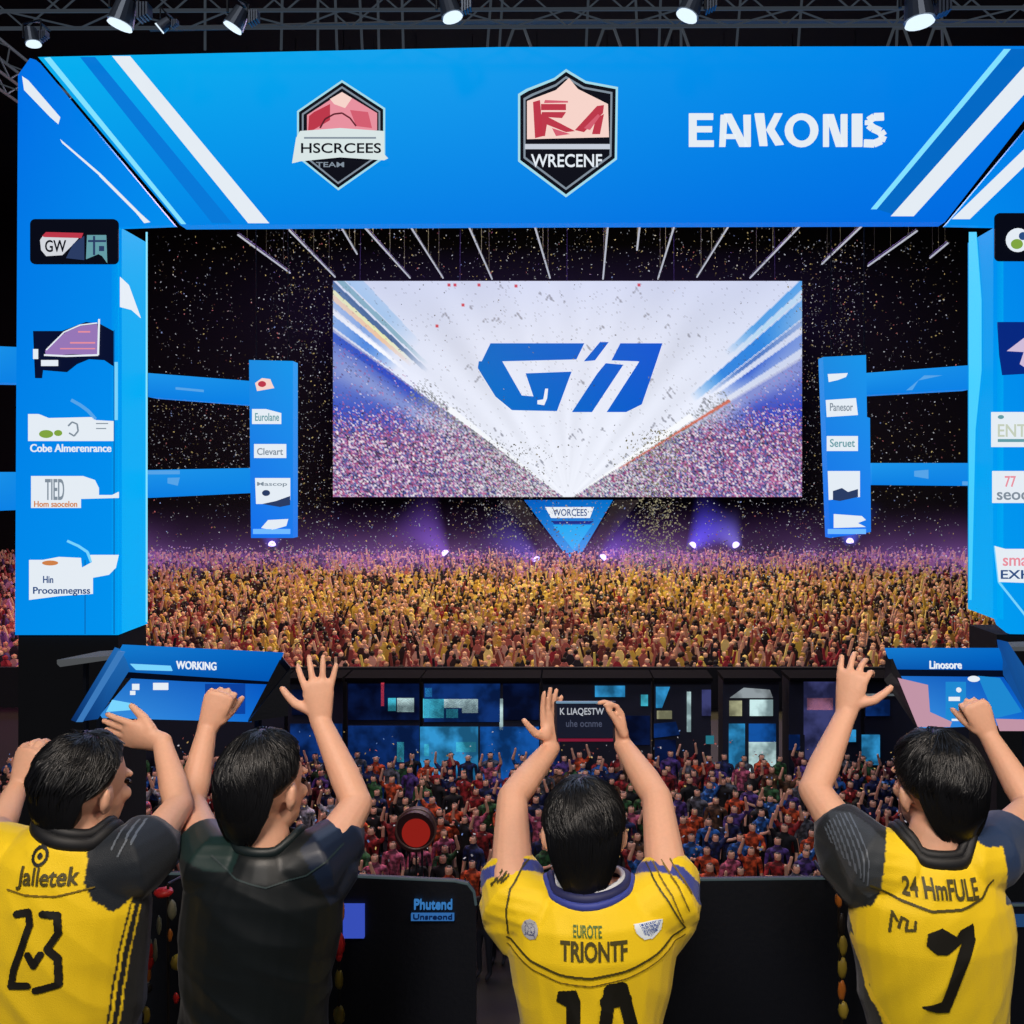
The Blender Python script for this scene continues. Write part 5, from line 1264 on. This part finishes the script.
# ================================================================ far crowd: one field of people nobody could count
def far_crowd():
    rs = np.random.RandomState(3)
    hd_v = []; 
    ico = bmesh.new(); bmesh.ops.create_icosphere(ico, subdivisions=1, radius=.125)
    hv = [tuple(v.co) for v in ico.verts]; hf = [tuple(v.index for v in f.verts) for f in ico.faces]; ico.free()
    V = []; Fc = []; Cc = []
    def addbox(c0, c1, w0, d0, w1, d1, colr):
        b = len(V)
        for c, w, d in ((c0, w0, d0), (c1, w1, d1)):
            for sx_, sy_ in ((-1,-1),(1,-1),(1,1),(-1,1)): V.append((c[0]+sx_*w, c[1]+sy_*d, c[2])); Cc.append(colr)
        Fc.extend([(b,b+1,b+5,b+4),(b+1,b+2,b+6,b+5),(b+2,b+3,b+7,b+6),(b+3,b,b+4,b+7),(b+4,b+5,b+6,b+7)])
    gold = [(214,176,70),(232,200,96),(190,150,60),(240,214,130),(170,130,60),(206,160,90)]
    skin = [(214,160,130),(196,140,112),(228,180,150)]
    darkc = [(40,26,26),(60,34,34),(30,26,34)]
    redb = [(140,62,58),(116,54,48),(170,92,80),(200,150,130),(150,40,50)]
    purp = [(150,96,150),(110,70,130),(190,140,180),(86,60,110),(170,120,120)]
    Y = 38.0; row = 0
    while Y < 79:
        zf = -7.0+1.55*max(0, (Y-38))/41
        half0, half1 = X_(-40, Y), X_(1060, Y)
        x = half0+(row%2)*.3
        while x < half1:
            X = x+rs.uniform(-.15,.15); YY = Y+rs.uniform(-.22,.22); h = rs.uniform(1.58,1.85)
            px = CX+X/YY*F
            t = (Y-38)/41
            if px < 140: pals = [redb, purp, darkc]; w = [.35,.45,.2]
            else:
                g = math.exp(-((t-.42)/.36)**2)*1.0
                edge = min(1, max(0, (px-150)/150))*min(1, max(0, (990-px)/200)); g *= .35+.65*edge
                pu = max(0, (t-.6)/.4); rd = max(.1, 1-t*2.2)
                w = [g*.9, rd, pu*2.0, .45]; pals = [gold, redb, purp, darkc]  # palette by depth puts the gold and purple light into the shirt colours
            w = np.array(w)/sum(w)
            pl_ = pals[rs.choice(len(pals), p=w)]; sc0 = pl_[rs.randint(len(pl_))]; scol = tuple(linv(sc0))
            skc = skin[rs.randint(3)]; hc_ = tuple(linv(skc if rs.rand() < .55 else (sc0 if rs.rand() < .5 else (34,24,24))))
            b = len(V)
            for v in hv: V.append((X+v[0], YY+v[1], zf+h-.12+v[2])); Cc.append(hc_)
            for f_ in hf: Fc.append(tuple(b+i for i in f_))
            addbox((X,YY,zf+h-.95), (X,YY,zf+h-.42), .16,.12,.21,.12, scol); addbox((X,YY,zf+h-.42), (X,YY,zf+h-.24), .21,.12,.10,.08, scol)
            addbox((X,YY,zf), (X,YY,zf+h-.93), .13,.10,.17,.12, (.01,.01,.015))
            if rs.rand() < .28:
                for sd in (-1, 1):
                    if rs.rand() < .75:
                        a = rs.uniform(.12,.5); hh = rs.uniform(.05,.42)
                        ac = tuple(linv(skc)) if rs.rand() < .45 else scol
                        addbox((X+sd*.24,YY,zf+h-.36), (X+sd*(.2+a*.5),YY-.1,zf+h+hh), .055,.05,.045,.045, ac)
            x += .60
        Y += .86 if Y < 60 else 1.05; row += 1
    me = bpy.data.meshes.new('crowd'); me.from_pydata(V, [], Fc)
    set_col(me, np.array(Cc))
    o = link_mesh('distant_crowd', me, mat_attr('crowd_cloth_light_tint', .8, emit=.10))  # light tints sit in the colour, and the figures glow faintly
    tag(o, 'vast distant crowd lit gold and purple, filling the arena below the giant screen', 'crowd', kind='stuff')
far_crowd()
# raked seating deck under the far crowd
bm = bmesh.new()
poly_bm(bm, [Vector((-52,37.6,-7.0)), Vector((52,37.6,-7.0)), Vector((52,82,-5.32)), Vector((-52,82,-5.32))], Vector((0,0,-.02)))
box('trim_crowd_rail', -52, 52, 37.2, 37.4, -7.0, Z_(667,37.3), BLK)['kind'] = 'structure'
d_ = from_bm('floor_rake', bm, mat('rake_dark', (14,10,14), .9)); struct(d_)

# ================================================================ confetti
def confetti():
    rs = np.random.RandomState(9)
    V = []; Fc = []; Cc = []
    def put(px, py, Y, s, c):
        p = P(px, py, Y)
        a = rs.randn(3); a /= np.linalg.norm(a); b = np.cross(a, rs.randn(3)); b /= np.linalg.norm(b)
        b0 = len(V)
        for u_, v_ in ((-1,-1),(1,-1),(1,1),(-1,1)): V.append((p.x+s*(a[0]*u_+b[0]*v_*.7), p.y+s*(a[1]*u_+b[1]*v_*.7), p.z+s*(a[2]*u_+b[2]*v_*.7)))
        for i in range(4): Cc.append(c)
        Fc.append((b0,b0+1,b0+2,b0+3))
    def colr():
        k = rs.rand(); g = rs.uniform(.1,.9)**2
        base = (200,205,215) if k < .6 else ((215,190,120) if k < .85 else ((220,120,120) if k < .92 else (150,170,230)))
        return tuple(linv(base)*g)
    def cloud(n, x0, y0, x1, y1, s=(.018,.04), g=1.0):
        for i in range(n):
            Y = rs.uniform(22, 72); put(rs.uniform(x0,x1), rs.uniform(y0,y1), Y, rs.uniform(*s)*Y/40*1.0, tuple(np.array(colr())*g))
    cloud(1500, 150, 235, 335, 560); cloud(1300, 265, 230, 335, 560); cloud(1500, 800, 240, 960, 560); cloud(1000, 800, 240, 860, 560)
    cloud(400, 150, 400, 250, 470)
    cloud(900, 335, 228, 800, 280); cloud(2200, 330, 500, 810, 575); cloud(260, 335, 281, 800, 497, g=.6)
    for i in range(1700):
        py = rs.uniform(430, 600); put(655+rs.randn()*16+(py-500)*-.05, py, rs.uniform(60,76), rs.uniform(.04,.09), tuple(linv((170,165,130))*rs.uniform(.2,.9)))
    for i in range(600):
        py = rs.uniform(440, 540); put(510+rs.randn()*22, py, rs.uniform(60,76), rs.uniform(.04,.08), tuple(linv((150,150,140))*rs.uniform(.2,.9)))
    for i in range(8000):  # glowing specks above the heads, painted highlights of the far crowd
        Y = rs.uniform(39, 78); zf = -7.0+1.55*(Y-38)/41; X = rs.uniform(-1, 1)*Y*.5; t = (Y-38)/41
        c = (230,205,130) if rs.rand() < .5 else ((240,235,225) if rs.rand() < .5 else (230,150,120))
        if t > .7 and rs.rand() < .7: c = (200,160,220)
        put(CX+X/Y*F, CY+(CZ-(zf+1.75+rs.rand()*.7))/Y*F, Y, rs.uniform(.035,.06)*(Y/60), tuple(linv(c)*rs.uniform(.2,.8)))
    for i in range(900):
        Y = rs.uniform(17, 25); px = rs.uniform(0, 1024)
        put(px, CY+(CZ+5.35-rs.rand()*.9)/Y*F, Y, rs.uniform(.012,.03), tuple(linv([(230,225,235),(230,120,110),(120,160,230),(240,200,120)][rs.randint(4)])*rs.uniform(.2,.8)))
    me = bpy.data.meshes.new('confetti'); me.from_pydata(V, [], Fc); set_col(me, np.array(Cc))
    o = link_mesh('confetti', me, mat_attr('confetti_paper', .6, emit=.8, base=0))  # bits shine by themselves, their brightness is in the colour
    tag(o, 'white and gold confetti around the giant screen, plus painted highlight specks over the distant crowd', 'confetti', kind='stuff')
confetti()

# ================================================================ light haze and beams
def vol_mat(name, c, strength, power=1.5, noisy=0.0, cone=None):
    m = bpy.data.materials.new(name); m.use_nodes = True; nt = m.node_tree; nt.nodes.clear()
    out = nt.nodes.new('ShaderNodeOutputMaterial'); em = nt.nodes.new('ShaderNodeEmission'); em.inputs[0].default_value = C(*c)
    tc = nt.nodes.new('ShaderNodeTexCoord'); sp_ = nt.nodes.new('ShaderNodeSeparateXYZ'); nt.links.new(tc.outputs['Generated'], sp_.inputs[0])
    a = nt.nodes.new('ShaderNodeMath'); a.operation = 'SUBTRACT'; a.inputs[0].default_value = 1.0; a.use_clamp = True
    nt.links.new(sp_.outputs[2], a.inputs[1])
    pw = nt.nodes.new('ShaderNodeMath'); pw.operation = 'POWER'; pw.inputs[1].default_value = power; nt.links.new(a.outputs[0], pw.inputs[0])
    last = pw.outputs[0]
    if noisy:
        n = nt.nodes.new('ShaderNodeTexNoise'); n.inputs['Scale'].default_value = noisy; nt.links.new(tc.outputs['Object'], n.inputs['Vector'])
        mr = nt.nodes.new('ShaderNodeMapRange'); mr.inputs[1].default_value = .35; mr.inputs[2].default_value = .7; nt.links.new(n.outputs['Fac'], mr.inputs[0])
        mm = nt.nodes.new('ShaderNodeMath'); mm.operation = 'MULTIPLY'; nt.links.new(last, mm.inputs[0]); nt.links.new(mr.outputs[0], mm.inputs[1]); last = mm.outputs[0]
    def mth(op, x, y):
        q = nt.nodes.new('ShaderNodeMath'); q.operation = op
        for i_, v_ in enumerate((x, y)):
            if v_ is None: continue
            if isinstance(v_, (int, float)): q.inputs[i_].default_value = v_
            else: nt.links.new(v_, q.inputs[i_])
        return q
    if cone:
        r0 = cone
        dx = mth('SUBTRACT', sp_.outputs[0], .5).outputs[0]; dy = mth('SUBTRACT', sp_.outputs[1], .5).outputs[0]
        rr = mth('ADD', mth('MULTIPLY', dx, dx).outputs[0], mth('MULTIPLY', dy, dy).outputs[0]).outputs[0]
        rz = mth('ADD', mth('MULTIPLY', sp_.outputs[2], .5*(1-r0)).outputs[0], .5*r0).outputs[0]
        q = mth('SUBTRACT', 1.0, mth('DIVIDE', rr, mth('MULTIPLY', rz, rz).outputs[0]).outputs[0]); q.use_clamp = True
        last = mth('MULTIPLY', last, mth('POWER', q.outputs[0], 1.6).outputs[0]).outputs[0]
    s = nt.nodes.new('ShaderNodeMath'); s.operation = 'MULTIPLY'; s.inputs[1].default_value = strength; nt.links.new(last, s.inputs[0])
    nt.links.new(s.outputs[0], em.inputs[1]); nt.links.new(em.outputs[0], out.inputs['Volume'])
    return m
hz = box('light_haze', -40, 40, 66, 78.2, -6.0, 1.0, vol_mat('purple_haze_glow', (130,85,160), .22, power=2.4, noisy=.12))  # emission-only volume: lit haze painted as a glow, no scattering
tag(hz, 'low purple haze hanging over the back of the distant crowd', 'haze', kind='stuff')
def beam_light(px, py, tx, ty, rad, c, st_, label):
    A = P(px, py, 74); B = P(tx, ty, 73)
    rt = empty('beam_light', A, label, 'stage lamp')
    d = (B-A); L = d.length; q = d.to_track_quat('Z', 'Y').to_matrix().to_4x4()
    bm = bmesh.new(); bmesh.ops.create_cone(bm, cap_ends=True, segments=20, radius1=.5, radius2=rad, depth=L, matrix=Matrix.Translation((0,0,L/2)))
    me = bpy.data.meshes.new('beam'); bm.to_mesh(me); bm.free()
    o = bpy.data.objects.new('light_beam', me); col.objects.link(o); me.materials.append(vol_mat('beam_vol', c, st_*2.2, power=2.0, cone=.5/rad)); o.parent = rt  # cone glows by itself to stand for the beam of light
    o.matrix_local = q; o['kind'] = 'stuff'
    bm = bmesh.new(); bmesh.ops.create_cone(bm, cap_ends=True, segments=16, radius1=.25, radius2=.35, depth=.5); h = from_bm('housing', bm, LBODY); h.parent = rt; h.matrix_local = q
    bm = bmesh.new(); bmesh.ops.create_uvsphere(bm, u_segments=12, v_segments=8, radius=.3, matrix=Matrix.Translation((0,0,.3))); h = from_bm('lens', bm, mat('violet_lens', (190,170,255), .3, emit=2.5)); h.parent = rt; h.matrix_local = q
beam_light(448,556,400,505,4.0,(120,80,190),0.35,'violet beam light at the back left of the distant crowd')
beam_light(690,548,728,508,3.6,(80,70,220),0.56,'blue violet beam light at the back right of the distant crowd')
beam_light(738,548,715,515,2.6,(120,110,220),0.42,'second violet beam light at the back right of the distant crowd')
beam_light(600,560,646,520,3.0,(100,70,200),0.28,'violet beam light right of the inverted triangle')
beam_light(540,562,480,520,3.4,(90,80,190),0.28,'violet beam light left of the inverted triangle')
beam_light(850,545,850,500,3.2,(70,100,240),0.35,'blue beam light beneath the right hanging tower')
beam_light(272,548,272,505,2.6,(90,90,230),0.25,'blue beam light beneath the left hanging tower')

# ================================================================ lights, world, camera
def area(name, loc, target, size, power, c, sy=None):
    L = bpy.data.lights.new(name, 'AREA'); L.energy = power; L.color = [lin(x) for x in c]; L.size = size
    if sy: L.shape = 'RECTANGLE'; L.size_y = sy
    o = bpy.data.objects.new(name, L); col.objects.link(o); o.location = loc
    o.rotation_euler = (Vector(target)-Vector(loc)).to_track_quat('-Z', 'Y').to_euler(); return o
area('key_light', (-.6,-.6,4.6), (0,2.0,1.5), .9, 125, (255,240,225))
area('fill_light', (2.5,.2,4.2), (.6,2.0,1.5), .8, 45, (255,236,215))
area('rim_light', (0,5.2,5.2), (0,2.0,1.5), 3.0, 60, (190,215,255))
area('crowd_gold_light', (0,50,19.5), (0,56,-6), 30, 13000, (255,226,165), 10)
area('crowd_back_light', (0,74,26), (0,71,-6), 50, 9000, (170,120,255), 6)
area('crowd_left_light', (-32,38,8), (-34,48,-6), 8, 1500, (255,110,170))
area('floor_crowd_light', (0,20.5,10.2), (0,20.6,-6), 18, 1050, (235,235,255), 4)
area('floor_crowd_red_light', (-9,20.5,9), (-9,20,-6), 6, 500, (255,120,120))
sl = bpy.data.lights.new('added_front_fill', 'SUN'); sl.energy = .6; sl.color = (1,.96,.92); sl.angle = .15  # added sun lamp without a source in the hall, fills crowd and backs
so = bpy.data.objects.new('added_front_fill', sl); col.objects.link(so); so.location = (0,-5,12); so.rotation_euler = Vector((.12,1,-.68)).to_track_quat('-Z','Y').to_euler()
w = bpy.data.worlds.new('World'); sc.world = w; w.use_nodes = True
w.node_tree.nodes['Background'].inputs[0].default_value = (.05,.08,.18,1); w.node_tree.nodes['Background'].inputs[1].default_value = .35
cam = bpy.data.cameras.new('Camera'); co_ = bpy.data.objects.new('Camera', cam); col.objects.link(co_)
co_.location = (0,0,CZ); co_.rotation_euler = (math.pi/2,0,0)
cam.sensor_width = 36; cam.lens = 36*F/1024
cam.shift_x = (512-CX)/1024; cam.shift_y = -(512-CY)/1024
cam.clip_start = .05; cam.clip_end = 300
sc.camera = co_
sc.view_settings.view_transform = 'Standard'; sc.view_settings.look = 'None'
